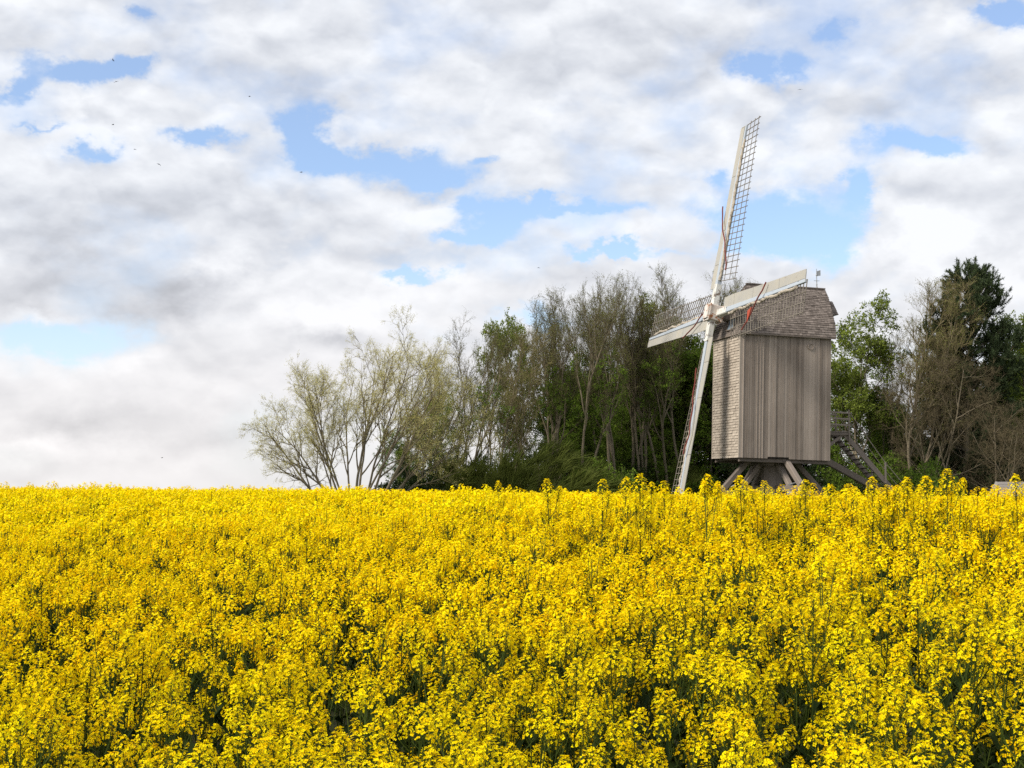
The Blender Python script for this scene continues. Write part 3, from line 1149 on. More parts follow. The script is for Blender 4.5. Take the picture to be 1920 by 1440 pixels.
def grow_tree(seed, H, kind, stems=1, fan=0.0, r0=.16, first=.30, n1=9, n2=7, n3=4, a1=38, a2=40, up=.10, l1=.42, l2=.45, l3=.45,
              spray_s=1.0, lean=.012, dens=1.0, low_leaf=None, bias=None, crown_shape=1.0):
    """returns (trunk mesh builder, crown mesh builder) for a tree standing on its own origin"""
    r = np.random.default_rng(seed)
    tr, cr = MB(), MB()
    sp, sd_, ss, sk = [], [], [], []
    A, B, ra, rb = [], [], [], []

    def sprays_on(pts, rs, step, sc, t0=.2):
        L = np.linalg.norm(pts[1:] - pts[:-1], axis=1).sum()
        n = max(1, int(L / step * dens))
        for i in range(n):
            t = t0 + (1 - t0) * (i + r.random()) / n
            k = min(len(pts) - 2, int(t * (len(pts) - 1)))
            f = t * (len(pts) - 1) - k
            p = pts[k] * (1 - f) + pts[k + 1] * f
            d = unit(pts[k + 1] - pts[k])
            sp.append(p); sd_.append(unit(d + r.normal(size=3) * .45 + [0, 0, up])); ss.append(sc * r.uniform(.6, 1.15)); sk.append(p[2] / H)
        sp.append(pts[-1]); sd_.append(unit(pts[-1] - pts[-2])); ss.append(sc); sk.append(pts[-1][2] / H)

    def branch(pos, d, L, rad_, lvl):
        n = max(3, int(L / .5))
        pts, dd = bez(pos, d, L, n, .09 if lvl else .05, up if lvl else (.05 if fan < .6 else .022), r, lean)
        tt = np.linspace(0, 1, n + 1)
        rs = rad_ * (1 - .78 * tt ** .9)
        if lvl <= 1:
            tr.tube(pts, rs, 7 if lvl == 0 else 5, tone=float(r.uniform(.2, .8)), cap=False)
        else:
            for i in range(n):
                A.append(pts[i]); B.append(pts[i + 1]); ra.append(rs[i] * 1.35); rb.append(rs[i + 1] * 1.35)
        nc = (n1, n2, n3, 0)[lvl]
        ang = (a1, a2, a2, 0)[lvl]
        lr = (l1, l2, l3, 0)[lvl]
        t0 = (first, .22, .2, 0)[lvl]
        az0 = r.uniform(0, 6.28)
        for i in range(nc):
            t = t0 + (.97 - t0) * (i + r.uniform(.1, .9)) / nc
            k = min(n - 1, int(t * n))
            f = t * n - k
            p = pts[k] * (1 - f) + pts[k + 1] * f
            ax = unit(pts[k + 1] - pts[k])
            az = az0 + i * 2.4 + r.uniform(-.5, .5)
            e1 = unit(np.cross(ax, [.3, .9, .1]))
            e2 = np.cross(ax, e1)
            th = rad(ang * r.uniform(.6, 1.35))
            cd_ = ax * math.cos(th) + (e1 * math.cos(az) + e2 * math.sin(az)) * math.sin(th)
            cl = L * lr * (1.15 - .62 * t * crown_shape) * r.uniform(.7, 1.25)
            rc = min(rad_ * (1 - .78 * t) * .8, rad_ * .58)
            branch(p, cd_, cl, max(rc, .016), lvl + 1)
        if lvl >= 2 or (lvl == 1 and n3 == 0):
            sprays_on(pts, rs, .42 if lvl == 3 else .6, spray_s)
        elif lvl == 1:
            sprays_on(pts[len(pts) // 2:], rs, .9, spray_s)
        else:
            sprays_on(pts[-3:], rs, .5, spray_s)

    for s in range(stems):
        if stems > 1:
            x = (s + .5) / stems * 2 - 1
            th = x * fan + r.uniform(-.05, .05)
            dd = unit(np.array([math.sin(th), r.uniform(-.45, .45) * (fan > .3) + r.normal() * .08, math.cos(th)]))
            hh = H * (r.uniform(.82, 1.02) if bias is None else bias(x) * r.uniform(.95, 1.02))
            base = np.array([x * .28 * stems / 4, r.uniform(-.35, .35), 0])
        else:
            dd, hh, base = np.array([0, 0, 1.0]), H, np.zeros(3)
        branch(base, dd, hh, r0 * r.uniform(.8, 1.15), 0)
    # root flare
    cr.segs(A, B, ra, rb, 3, tone=.5, m=0)
    sp, sd_, ss = np.array(sp), np.array(sd_), np.array(ss)
    pick = r.integers(0, 4, len(sp))
    lk = low_leaf
    which = np.zeros(len(sp), int)
    if lk:
        which = (r.random(len(sp)) < lk[1](np.array(sk))).astype(int)
    for w_, kd in enumerate((kind, lk[0] if lk else kind)):
        for v in range(4):
            m_ = (pick == v) & (which == w_)
            if not m_.any():
                continue
            P = SPRAYS[kd][v]
            if w_ == 1:
                # second leaf kind uses material slots 2 of the crown
                P2 = MB()
                vv, q, t, qm, tm, qt, tt2 = P.arrays()
                P2.add(vv, q, m=np.where(qm == 1, 2, 0), tone=qt)
                P = P2
            tile(cr, P, sp[m_], rotmats(sd_[m_], r.uniform(0, 6.28, m_.sum())), ss[m_], r.normal(0, .16, m_.sum()))
    return tr, cr


def trunk_base(tr, r0):
    tr.tube([(0, 0, -.5), (0, 0, .05), (0, 0, .5)], [r0 * 1.5, r0 * 1.25, r0 * 1.02], 8, tone=.4, cap=False)


def proto(name, mats, **kw):
    tr, cr = grow_tree(**kw)
    if kw.get('stems', 1) == 1:
        trunk_base(tr, kw.get('r0', .16))
    return (tr.mesh('trunk', [M_BARK], smooth=True), cr.mesh('crown', mats))


lowleaf = lambda a, b, lo: (lambda z: np.clip((b - z) / (b - a), 0, 1) * lo)
PT = {}
for i in range(5):
    PT['bare%d' % i] = proto('bare', [M_TWIG, M_BUD, M_LEAF], seed=100 + i, H=14, kind='bare', stems=(2, 3, 2, 1, 3)[i], fan=(.09, .13, .07, 0, .10)[i], r0=.15,
                             first=.40, n1=9, n2=5, n3=2, a1=25, a2=30, up=.15, l1=.36, l2=.42, l3=.42, spray_s=.8, dens=.10,
                             low_leaf=('leafy', lowleaf(.25, .80, (.75, .35, .6, .3, .7)[i])))
for i in range(3):
    PT['multi%d' % i] = proto('bare', [M_TWIG, M_BUD, M_LEAF], seed=150 + i, H=11.5, kind='bare', stems=5, fan=.20, r0=.085, first=.30, n1=6, n2=4, n3=1,
                              a1=26, a2=34, up=.14, l1=.34, l2=.42, l3=.42, spray_s=.75, dens=.08,
                              low_leaf=('leafy', lowleaf(.1, .75, .7)))
PT['willow'] = proto('willow', [M_TWIGW, M_BUDW], seed=211, H=10.6, kind='willow', stems=15, fan=1.02, r0=.105, first=.26, n1=8, n2=5, n3=2,
                     a1=32, a2=36, up=.035, l1=.44, l2=.42, l3=.45, spray_s=.60, dens=.26, lean=.010,
                     bias=lambda x: .74 + .30 * max(0, 1 - ((x - .30) / .95) ** 2))
for i in range(3):
    PT['leafy%d' % i] = proto('leafy', [M_TWIG, M_LEAF], seed=300 + i, H=10, kind='leafy', r0=.13, first=.16, n1=14, n2=6, n3=2,
                              a1=48, a2=45, up=.07, l1=.36, l2=.42, l3=.45, spray_s=.72, dens=.60, crown_shape=.8)
for i in range(2):
    PT['fresh%d' % i] = proto('fresh', [M_TWIG, M_LEAFB], seed=330 + i, H=11.5, kind='fresh', r0=.14, first=.28, n1=11, n2=6, n3=2,
                              a1=38, a2=42, up=.10, l1=.36, l2=.42, l3=.4, spray_s=.72, dens=.30, crown_shape=.8)
for i in range(2):
    PT['dark%d' % i] = proto('dark', [M_TWIG, M_LEAFD], seed=360 + i, H=9.5, kind='dark', r0=.16, first=.06, n1=20, n2=7, n3=2,
                             a1=62, a2=48, up=.05, l1=.30, l2=.42, l3=.45, spray_s=.95, dens=.75, crown_shape=.9)
for i in range(2):
    PT['brown%d' % i] = proto('brown', [M_TWIGB, M_BUD], seed=400 + i, H=11.0, kind='brown', stems=3, fan=.34, r0=.12, first=.14, n1=10, n2=6, n3=2,
                              a1=52, a2=42, up=.045, l1=.46, l2=.44, l3=.42, spray_s=.85, dens=.09)
PT['slender'] = proto('slender', [M_TWIGW, M_BUD], seed=431, H=13.5, kind='bare', stems=2, fan=.10, r0=.11, first=.25, n1=14, n2=5, n3=2,
                      a1=26, a2=34, up=.13, l1=.24, l2=.42, l3=.4, spray_s=.7, dens=.28)


def pine_proto():
    r = np.random.default_rng(77)
    H = 14.5
    tr, cr = MB(), MB()
    pts = np.array([[.25 * math.sin(z * .35), .2 * math.cos(z * .3), z] for z in np.linspace(-.4, H, 22)])
    tr.tube(pts, np.linspace(.26, .04, 22), 8, tone=.3, cap=False)
    sp, sd_, ss = [], [], []
    z = 1.6
    while z < H - .3:
        nb = r.integers(3, 6)
        a0 = r.uniform(0, 6.28)
        L = (3.9 * (1 - ((z - 5.0) / 10.5) ** 2) if z > 5 else 3.9) * r.uniform(.75, 1.15)
        L = max(L, .8)
        for i in range(nb):
            if r.random() < .12:
                continue
            a = a0 + i * 6.28 / nb + r.uniform(-.4, .4)
            base = np.array([np.interp(z, pts[:, 2], pts[:, 0]), np.interp(z, pts[:, 2], pts[:, 1]), z])
            d = unit(np.array([math.cos(a), math.sin(a), .15 + .5 * z / H]))
            l = L * r.uniform(.7, 1.2)
            bp, _ = bez(base, d, l, max(4, int(l / .4)), .07, .10, r, .005)
            tr.tube(bp, np.linspace(.06, .018, len(bp)), 5, tone=.3, cap=False)
            for k in range(len(bp) // 3, len(bp)):
                for q in range(3 if k < len(bp) - 1 else 5):
                    dd = unit(unit(bp[k] - bp[k - 1]) + r.normal(size=3) * .75 + [0, 0, .35])
                    l2 = r.uniform(.35, .85)
                    e = bp[k] + dd * l2
                    cr.segs([bp[k]], [e], .018, .01)
                    for s in range(3):
                        sp.append(bp[k] + dd * l2 * r.uniform(.5, 1.0)); sd_.append(unit(dd + r.normal(size=3) * .4 + [0, 0, .5])); ss.append(r.uniform(.55, .9))
        z += r.uniform(.42, .65)
    sp, sd_, ss = map(np.array, (sp, sd_, ss))
    pick = r.integers(0, 4, len(sp))
    for v in range(4):
        m_ = pick == v
        tile(cr, SPRAYS['needle'][v], sp[m_], rotmats(sd_[m_], r.uniform(0, 6.28, m_.sum())), ss[m_], r.normal(0, .18, m_.sum()))
    return tr.mesh('trunk', [M_BARK], smooth=True), cr.mesh('crown', [M_TWIG, M_PINE])


PT['pine'] = pine_proto()


def shrub_proto(seed, kind, mats, H=2.6, Wd=2.2, n=240, sc=.8, lean=.0):
    r = np.random.default_rng(seed)
    st, cr = MB(), MB()
    sp, sd_ = [], []
    for i in range(22):
        a = r.uniform(0, 6.28)
        q = r.uniform(.1, 1)
        top = np.array([math.cos(a) * Wd * q * .85, math.sin(a) * Wd * q * .85, H * (1 - .45 * q * q) * r.uniform(.7, 1.0)])
        mid = top * [.35, .35, .5]
        st.tube([(0, 0, -.3), mid, top], [.035, .022, .01], 4, tone=.4, cap=False)
    k = 0
    while k < n:
        p = r.uniform(-1, 1, 3)
        rr = math.hypot(p[0], p[1])
        if rr > 1 or p[2] < -.85:
            continue
        lump = 1 + .22 * math.sin(p[0] * 5 + seed) * math.cos(p[1] * 4 + seed * 2)
        hh = H * math.sqrt(max(0, 1 - rr ** 2.2)) * lump
        t = r.random() ** .55
        z = hh * t
        sp.append([p[0] * Wd, p[1] * Wd, max(.05, z)])
        sd_.append(unit(np.array([p[0] * .7 + lean, p[1] * .7, .7 + r.normal() * .3]) + r.normal(size=3) * .25))
        k += 1
    sp, sd_ = np.array(sp), np.array(sd_)
    pick = r.integers(0, 4, n)
    for v in range(4):
        m_ = pick == v
        tile(cr, SPRAYS[kind][v], sp[m_], rotmats(sd_[m_], r.uniform(0, 6.28, m_.sum())), sc * r.uniform(.6, 1.1, m_.sum()), r.normal(0, .16, m_.sum()))
    return st.mesh('stems', [M_BARK]), cr.mesh('foliage', mats)


for i in range(2):
    PT['broom%d' % i] = shrub_proto(500 + i, 'broom', [M_TWIG, M_OLIVE], 2.7, 2.2, 420, .85, .55)
    PT['bush%d' % i] = shrub_proto(520 + i, 'leafy', [M_TWIG, M_LEAF], 2.4, 2.3, 300, .62)
    PT['darkbush%d' % i] = shrub_proto(540 + i, 'dark', [M_TWIG, M_LEAFD], 2.8, 2.6, 300, .72)


def at_px(px, Y):
    return (px - 960) / FPX * Y * math.cos(pitch)


REALH = {}


def plant(name, kind, px, top, Y, label, cat='tree', group=None, H0=None, wide=1.0, rz=None, seed=0):
    """stand a tree or shrub so that it is as tall as it shows; parts: trunk and crown (stems and foliage for a shrub)"""
    x = at_px(px, Y)
    z0 = float(zg(x, Y))
    h = EYE + (HZ - top) / FPX * Y - z0
    if kind not in REALH:
        me_ = PT[kind][1]
        zc = np.empty(len(me_.vertices) * 3, np.float32)
        me_.vertices.foreach_get('co', zc)
        REALH[kind] = float(np.percentile(zc[2::3], 98.7 if kind[:5] in ('multi', 'willo') else 99.7))
    s = h / REALH[kind]
    r = random.Random(int(px * 7 + Y * 13 + seed))
    o = empty(name, (x, Y, z0 - .05), r.uniform(0, 6.28) if rz is None else rz, label, cat, group)
    o.scale = (s * wide, s * wide, s)
    a, b = PT[kind]
    for nm, me in (('trunk' if cat == 'tree' else 'stems', a), ('crown' if cat == 'tree' else 'foliage', b)):
        c = bpy.data.objects.new(nm, me)
        C.collection.objects.link(c)
        c.parent = o
    return o


TREES = [
    # name, kind, column of the base, row of the top, distance, width, category, label
    ('willow_tree', 'willow', 672, 636, 78, .90, 'tree', 'wide pale budding willow with fanned stems, leftmost tree at the field edge', 0.0),
    ('bare_tree', 'multi0', 868, 606, 86, 1.0, 'tree', 'bare many-stemmed tree with upright limbs directly right of the pale willow'),
    ('bare_tree', 'multi1', 912, 618, 90, .8, 'tree', 'thin bare tree leaning beside the leafy topped tree, right of the willow'),
    ('bare_tree', 'multi2', 825, 668, 92, .8, 'tree', 'twiggy bare tree half hidden behind the right side of the willow'),
    ('leafy_tree', 'leafy0', 800, 735, 84, .9, 'tree', 'low dark leafy tree under the right edge of the willow crown'),
    ('leafy_tree', 'leafy1', 745, 800, 86, .9, 'tree', 'small dark leafy tree behind the willow stems', ),
    ('slender_tree', 'slender', 948, 612, 84, 1.0, 'tree', 'slender tree with sparse green tufts before the gap of bright sky'),
    ('fresh_green_tree', 'fresh0', 990, 590, 92, .62, 'tree', 'tree with bright green leaves at its top, left of the tall bare row'),
    ('bare_tree', 'bare0', 1022, 590, 86, .85, 'tree', 'bare tree with light trunk, first of the tall row from the left'),
    ('bare_tree', 'bare1', 1048, 552, 90, .9, 'tree', 'tall bare tree standing behind the olive green broom bush'),
    ('bare_tree', 'bare2', 1092, 528, 86, .85, 'tree', 'tall bare tree with forked pale trunk and the highest twigs left of the mill'),
    ('bare_tree', 'bare3', 1122, 532, 92, .9, 'tree', 'tall bare tree second to the left of the thick light trunk'),
    ('bare_tree', 'bare4', 1153, 520, 91, .85, 'tree', 'tall bare tree with the thickest light trunk in the row'),
    ('bare_tree', 'bare0', 1182, 524, 94.5, .85, 'tree', 'tall bare tree right behind the thick light trunk'),
    ('bare_tree', 'bare1', 1212, 538, 94, .85, 'tree', 'tall bare tree behind the tip of the left windmill sail'),
    ('bare_tree', 'bare2', 1245, 520, 94, .9, 'tree', 'tall bare tree behind the lattice of the left windmill sail'),
    ('bare_tree', 'bare3', 1285, 505, 95, .9, 'tree', 'tall bare tree rising above the left windmill sail, near its hub'),
    ('bare_tree', 'bare4', 1322, 512, 98, .9, 'tree', 'tall bare tree behind the windmill hub and upper sail'),
    ('bare_tree', 'bare1', 1372, 520, 98, .9, 'tree', 'bare tree whose twigs show over the front of the mill roof'),
    ('bare_tree', 'bare0', 1420, 528, 97, .9, 'tree', 'bare tree whose twig tips show above the right windmill sail'),
    ('leafy_tree', 'leafy0', 1165, 690, 99.5, 1.1, 'tree', 'dark green leafy tree between the tall bare trunks left of the lower sail'),
    ('leafy_tree', 'leafy2', 1228, 640, 99.5, 1.15, 'tree', 'leafy green tree under the left windmill sail'),
    ('leafy_tree', 'leafy1', 1290, 610, 98.5, 1.15, 'tree', 'tall leafy green tree just left of the lower windmill sail'),
    ('leafy_tree', 'leafy0', 1335, 600, 98.5, 1.1, 'tree', 'leafy green tree behind the shingled mill wall'),
    ('fresh_green_tree', 'fresh1', 1262, 560, 99, .9, 'tree', 'fresh green leafy tree among the bare crowns above the left sail'),
    ('leafy_tree', 'leafy2', 1035, 700, 92, 1.0, 'tree', 'leafy green tree behind the olive green broom bush'),
    ('leafy_tree', 'leafy1', 1085, 740, 94, 1.1, 'tree', 'low leafy tree in the shade left of the forked pale trunk'),
    ('leafy_tree', 'leafy0', 965, 770, 90, .8, 'tree', 'small leafy tree at the foot of the gap of bright sky'),
    ('dark_evergreen_tree', 'dark0', 1140, 700, 105, 1.2, 'tree', 'dark evergreen tree deep behind the bare trunks left of the thick light trunk'),
    ('dark_evergreen_tree', 'dark1', 1215, 690, 105, 1.2, 'tree', 'dark evergreen tree deep behind the leafy tree under the left sail'),
    ('dark_evergreen_tree', 'dark0', 1290, 680, 105, 1.3, 'tree', 'dark evergreen tree deep behind the lower windmill sail'),
    ('dark_evergreen_tree', 'dark1', 1070, 770, 101, 1.0, 'tree', 'low dark evergreen tree deep behind the forked pale trunk'),
    ('dark_evergreen_tree', 'dark1', 1420, 760, 105, 1.2, 'tree', 'dark evergreen tree seen beneath the mill body through the trestle'),
    ('dark_evergreen_tree', 'dark0', 1520, 760, 98, 1.2, 'tree', 'dark evergreen tree behind the boarded mill wall, seen below its right corner'),
    # right of the mill
    ('fresh_green_tree', 'fresh1', 1608, 556, 92, 1.0, 'tree', 'bright green leafy tree just right of the mill roof'),
    ('leafy_tree', 'leafy1', 1590, 680, 96, 1.0, 'tree', 'darker leafy tree behind the mill stair platform'),
    ('leafy_tree', 'leafy2', 1655, 740, 98, .9, 'tree', 'dim leafy tree behind the mill stair handrail'),
    ('bare_tree', 'slender', 1716, 512, 88, 1.1, 'tree', 'slender light bare tree rising left of the dark pine'),
    ('bare_tree', 'multi1', 1668, 620, 94, .9, 'tree', 'bare brownish tree between the mill stair and the slender bare tree'),
    ('pine_tree', 'pine', 1820, 495, 90, .92, 'tree', 'tall dark green pine with clumped needles, tallest tree on the right'),
    ('brown_twiggy_tree', 'brown0', 1752, 655, 87, .8, 'tree', 'brown twiggy tree with spreading branches in front of the left side of the pine'),
    ('brown_twiggy_tree', 'brown1', 1880, 735, 84, 1.1, 'tree', 'brown twiggy tree with drooping branches in front of the right side of the pine'),
    ('fresh_green_tree', 'fresh0', 1922, 556, 90, .9, 'tree', 'bright green leafy tree at the right edge beside the pine'),
    ('leafy_tree', 'leafy2', 1900, 640, 98, 1.1, 'tree', 'dark leafy tree below the bright green one at the right edge'),
    ('dark_evergreen_tree', 'dark0', 1700, 770, 100, 1.1, 'tree', 'dark evergreen tree deep behind the foot of the slender bare tree'),
    ('dark_evergreen_tree', 'dark1', 1860, 690, 100, 1.3, 'tree', 'dark evergreen tree deep behind the brown twiggy trees under the pine'),
    ('dark_evergreen_tree', 'dark0', 1790, 740, 101, 1.2, 'tree', 'dark evergreen tree filling the shade below the left side of the pine'),
    ('dark_evergreen_tree', 'dark1', 1950, 640, 102, 1.3, 'tree', 'dark evergreen tree at the right edge behind the brown twigs'),
    # shrubs along the field edge
    ('bush', 'darkbush0', 770, 862, 82, .9, 'bush', 'dark leafy bush right beside the willow stems'),
    ('broom_bush', 'broom0', 872, 842, 84, .9, 'bush', 'yellowish olive broom bush, the smaller one at the left'),
    ('bush', 'bush0', 925, 850, 86, .9, 'bush', 'green leafy bush between the two olive broom bushes'),
    ('broom_bush', 'broom1', 1018, 826, 84, 1.35, 'bush', 'large windswept olive broom bush in front of the tall bare trees'),
    ('bush', 'bush1', 1120, 858, 85, .9, 'bush', 'green leafy bush around the foot of the forked pale trunk'),
    ('bush', 'darkbush1', 1070, 855, 90, 1.0, 'bush', 'dark bush right behind the large olive broom bush'),
    ('bush', 'darkbush0', 1190, 860, 95, 1.0, 'bush', 'dark bush behind the thick light trunk'),
    ('bush', 'bush0', 1238, 832, 96.5, 1.1, 'bush', 'green leafy bush left of the lower sail tip'),
    ('broom_bush', 'broom0', 1275, 860, 95, .8, 'bush', 'dark green windswept bush at the lower sail tip'),
    ('bush', 'darkbush1', 820, 868, 88, 1.0, 'bush', 'dark bush between the willow and the small olive broom bush'),
    ('bush', 'darkbush0', 1560, 868, 92, 1.1, 'bush', 'dark bush behind the trestle, right of its last leg'),
    ('bush', 'darkbush1', 1390, 868, 95, 1.2, 'bush', 'dark bush seen low behind the trestle legs'),
    ('bush', 'bush1', 1640, 850, 90, 1.0, 'bush', 'dim leafy bush behind the foot of the mill stair'),
    ('bush', 'bush0', 1742, 862, 82, .75, 'bush', 'round bright green bush in front of the brown twiggy tree'),
    ('bush', 'darkbush0', 1820, 862, 90, 1.2, 'bush', 'dark bush left of the low stone hut'),
    ('bush', 'darkbush1', 1910, 850, 92, 1.2, 'bush', 'dark bush behind the low stone hut'),
    ('bush', 'darkbush0', 1690, 872, 94, 1.0, 'bush', 'dark bush under the slender bare tree'),
    ('bush', 'bush1', 980, 868, 92, .8, 'bush', 'leafy bush at the foot of the gap of bright sky'),
]
GR = {'bare_tree': 'bare trees in the row behind the field', 'leafy_tree': 'leafy trees in the wood', 'dark_evergreen_tree': 'dark evergreens deep in the wood',
      'fresh_green_tree': 'trees with fresh green leaves', 'brown_twiggy_tree': 'brown twiggy trees before the pine', 'bush': 'bushes along the field edge',
      'broom_bush': 'olive broom bushes'}
for i, T in enumerate(TREES):
    name, kind, px, top, Y, wd, cat, label = T[:8]
    k0 = kind.rstrip('0123456789')
    plant(name, kind, px, top, Y, label, cat, GR.get(name), None, wd, T[8] if len(T) > 8 else (None if k0 not in ('broom', 'multi', 'slender', 'brown') else random.Random(i).uniform(-.3, .3)), i)


# ------------------------------------------------------------------ low hut at the right edge, half sunk behind the crop
def build_hut():
    Y = 80.0
    x0 = at_px(1862, Y)
    z0 = float(zg(x0 + 2, Y))
    hut = empty('hut', (x0, Y, z0), rad(-8), 'low stone hut with a plank roof, half hidden behind the rapeseed at the right edge', 'hut')
    zr = EYE + (HZ - 904) / FPX * Y - z0
    ze = zr - .95
    Lh, D = 4.6, 1.3
    mb = MB()
    mb.hexa([(0.1, -D + .15, -.2), (Lh - .1, -D + .15, -.2), (Lh - .1, D - .15, -.2), (.1, D - .15, -.2),
             (.1, -D + .15, ze), (Lh - .1, -D + .15, ze), (Lh - .1, D - .15, ze), (.1, D - .15, ze)])
    r = random.Random(3)
    for face in range(2):
        y = -D + .13
        z = 0
        while z < ze:
            x = .1
            while x < Lh - .2:
                w = r.uniform(.2, .45)
                if face == 0:
                    mb.box((x + w / 2, y, z + .09), (w - .03, .08, .16), r.random())
                elif x < 2 * D - .4:
                    mb.box((.09, -D + .15 + x + w / 2 - .1, z + .09), (.08, w - .03, .16), r.random())
                x += w
            z += .19
    mb.build('wall', M_STONE, hut)
    mb = MB()
    for sd in (-1, 1):
        for i in range(6):
            t0, t1 = i / 6, (i + 1) / 6 + .03
            p = lambda t: (sd * D * 1.12 * (1 - t), ze - .12 + (zr - ze + .12) * t)
            (ya, za), (yb, zb_) = p(t0), p(min(1, t1))
            jx = r.uniform(-.06, .06)
            o = .05
            P = [(jx + .35 * t0, ya, za), (Lh + jx, ya, za), (Lh + jx, yb, zb_), (jx + .35 * t1, yb, zb_)]
            mb.hexa(P + [(a, b, c + (o if k < 2 else .02)) for k, (a, b, c) in enumerate(P)], tone=r.uniform(.45, 1))
    roof = mb.build('roof', wood_mat('hut_planks', (.07, .062, .055), (.33, .30, .275), (.4, 5, 5)), hut)
    mb = MB()
    for i in range(14):
        a, b = r.random(), r.random()
        zc = ze - .1 + (zr - ze) * a
        mb.tube([(-.05 + .3 * a - .1, (b - .5) * 2 * D * (1 - a), zc - .06), (-.05 + .3 * a, (b - .5) * 2 * D * (1 - a), zc + .04), (.1 + .3 * a, (b - .5) * 2 * D * (1 - a), zc + .08)],
                [.12, .19, .08], 6, tone=r.random())
    mb.add([(.1, -D * 1.05, ze - .1), (.1, D * 1.05, ze - .1), (.42, 0, zr), (.6, -D * 1.0, ze - .1), (.6, D, ze - .1), (.6, 0, zr - .03)], [(0, 2, 5, 3), (1, 4, 5, 2)], [(0, 1, 2)])
    mb.build('gable', M_STONE, hut)


build_hut()


# ------------------------------------------------------------------ birds, far up
def bird_mesh(seed):
    r = random.Random(seed)
    mb = MB()
    mb.tube([(-.22, 0, 0), (-.14, 0, .0), (0, 0, .01), (.14, 0, .02), (.20, 0, .03), (.26, 0, .02)], [.01, .05, .07, .05, .04, .006], 7)
    mb.add([(-.34, -.07, 0), (-.34, .07, 0), (-.15, 0, .01), (-.34, -.07, .008), (-.34, .07, .008), (-.15, 0, .02)], [(0, 3, 4, 1), (1, 4, 5, 2), (2, 5, 3, 0)], [(0, 1, 2), (5, 4, 3)])
    f = r.uniform(-.1, .3)
    for s in (-1, 1):
        V = []
        for (x0, x1, y, z) in ((-.10, .12, .03, .02), (-.08, .10, .26, .02 + f * .5), (-.09, .02, .52, .02 + f * .5 - .05), (-.10, -.06, .66, f * .5 - .10)):
            V += [(x0, s * y, z), (x1, s * y, z + .01), (x1, s * y, z + .026), (x0, s * y, z + .010)]
        Q = []
        for i in range(3):
            for a in range(4):
                b = (a + 1) % 4
                Q.append((i * 4 + a, i * 4 + b, i * 4 + 4 + b, i * 4 + 4 + a))
        Q.append((12, 13, 14, 15))
        mb.add(V, Q)
    return mb


BIRDS = [(212, 113, 'tiny dark bird highest of the flock in the upper left of the sky'), (218, 153, 'tiny dark bird just below the highest one, beside a patch of blue'),
         (212, 234, 'tiny dark bird in white cloud, below the upper left blue patch'), (253, 280, 'tiny dark bird beside the small blue gap in the left of the sky'),
         (298, 308, 'tiny dark bird lowest and rightmost of the flock in the upper left'), (565, 323, 'small dark bird alone below the central blue gap in the clouds'),
         (468, 181, 'faint tiny bird in white cloud between the left flock and the central blue gap'), (304, 858, 'tiny bird low over the left part of the field'),
         (1010, 502, 'tiny bird in pale cloud above the bare trees'), (1500, 168, 'faint tiny bird high to the right of the upper windmill sail')]
for i, (px, py, lab) in enumerate(BIRDS):
    o = bird_mesh(i).build('bird', M_BIRD)
    D = 190.0 if px != 565 else 160.0
    a, b = (px - 960) / FPX, (720 - py) / FPX
    d = Vector((a, math.cos(pitch) - b * math.sin(pitch), math.sin(pitch) + b * math.cos(pitch)))
    o.location = Vector((0, 0, EYE)) + d * D
    o.rotation_euler = (random.Random(i).uniform(-.4, .4), 0, random.Random(i + 50).uniform(0, 6.28))
    o.scale = (.6, .6, .6)
    tag(o, lab, 'bird', 'birds in the sky')


# ------------------------------------------------------------------ rapeseed
def flower_proto(lod, seed):
    r = np.random.default_rng(seed)
    mb = MB()
    if lod == 0:
        for k in range(4):
            a = k * PI / 2 + r.uniform(-.2, .2)
            c, s = math.cos(a), math.sin(a)
            e = np.array([c, s, 0])
            f = np.array([-s, c, 0])
            up = r.uniform(.15, .5)
            w = r.uniform(.0036, .0045)
            p0 = e * .0008
            p1 = e * .0050 + f * w + [0, 0, .0058 * up]
            p2 = e * .0086 + [0, 0, .0086 * up - .0015]
            p3 = e * .0050 - f * w + [0, 0, .0058 * up]
            mb.add([p0, p1, p2, p3], [(0, 1, 2, 3)], m=0, tone=float(np.clip(r.normal(.6, .2), 0, 1)))
    elif lod == 1:
        for k in range(2):
            a = k * PI / 2 + r.uniform(-.3, .3)
            c, s = math.cos(a), math.sin(a)
            e = np.array([c, s, 0]) * .0110
            f = np.array([-s, c, 0]) * .0062
            z = np.array([0, 0, .003])
            mb.add([-e + f * 0 + z, -f, e + z, f], [(0, 1, 2, 3)], m=0, tone=float(np.clip(r.normal(.6, .2), 0, 1)))
    else:
        e, f = np.array([.0160, 0, .002]), np.array([0, .0140, -.002])
        mb.add([-e, -f, e, f], [(0, 1, 2, 3)], m=0, tone=float(np.clip(r.normal(.6, .2), 0, 1)))
    return mb


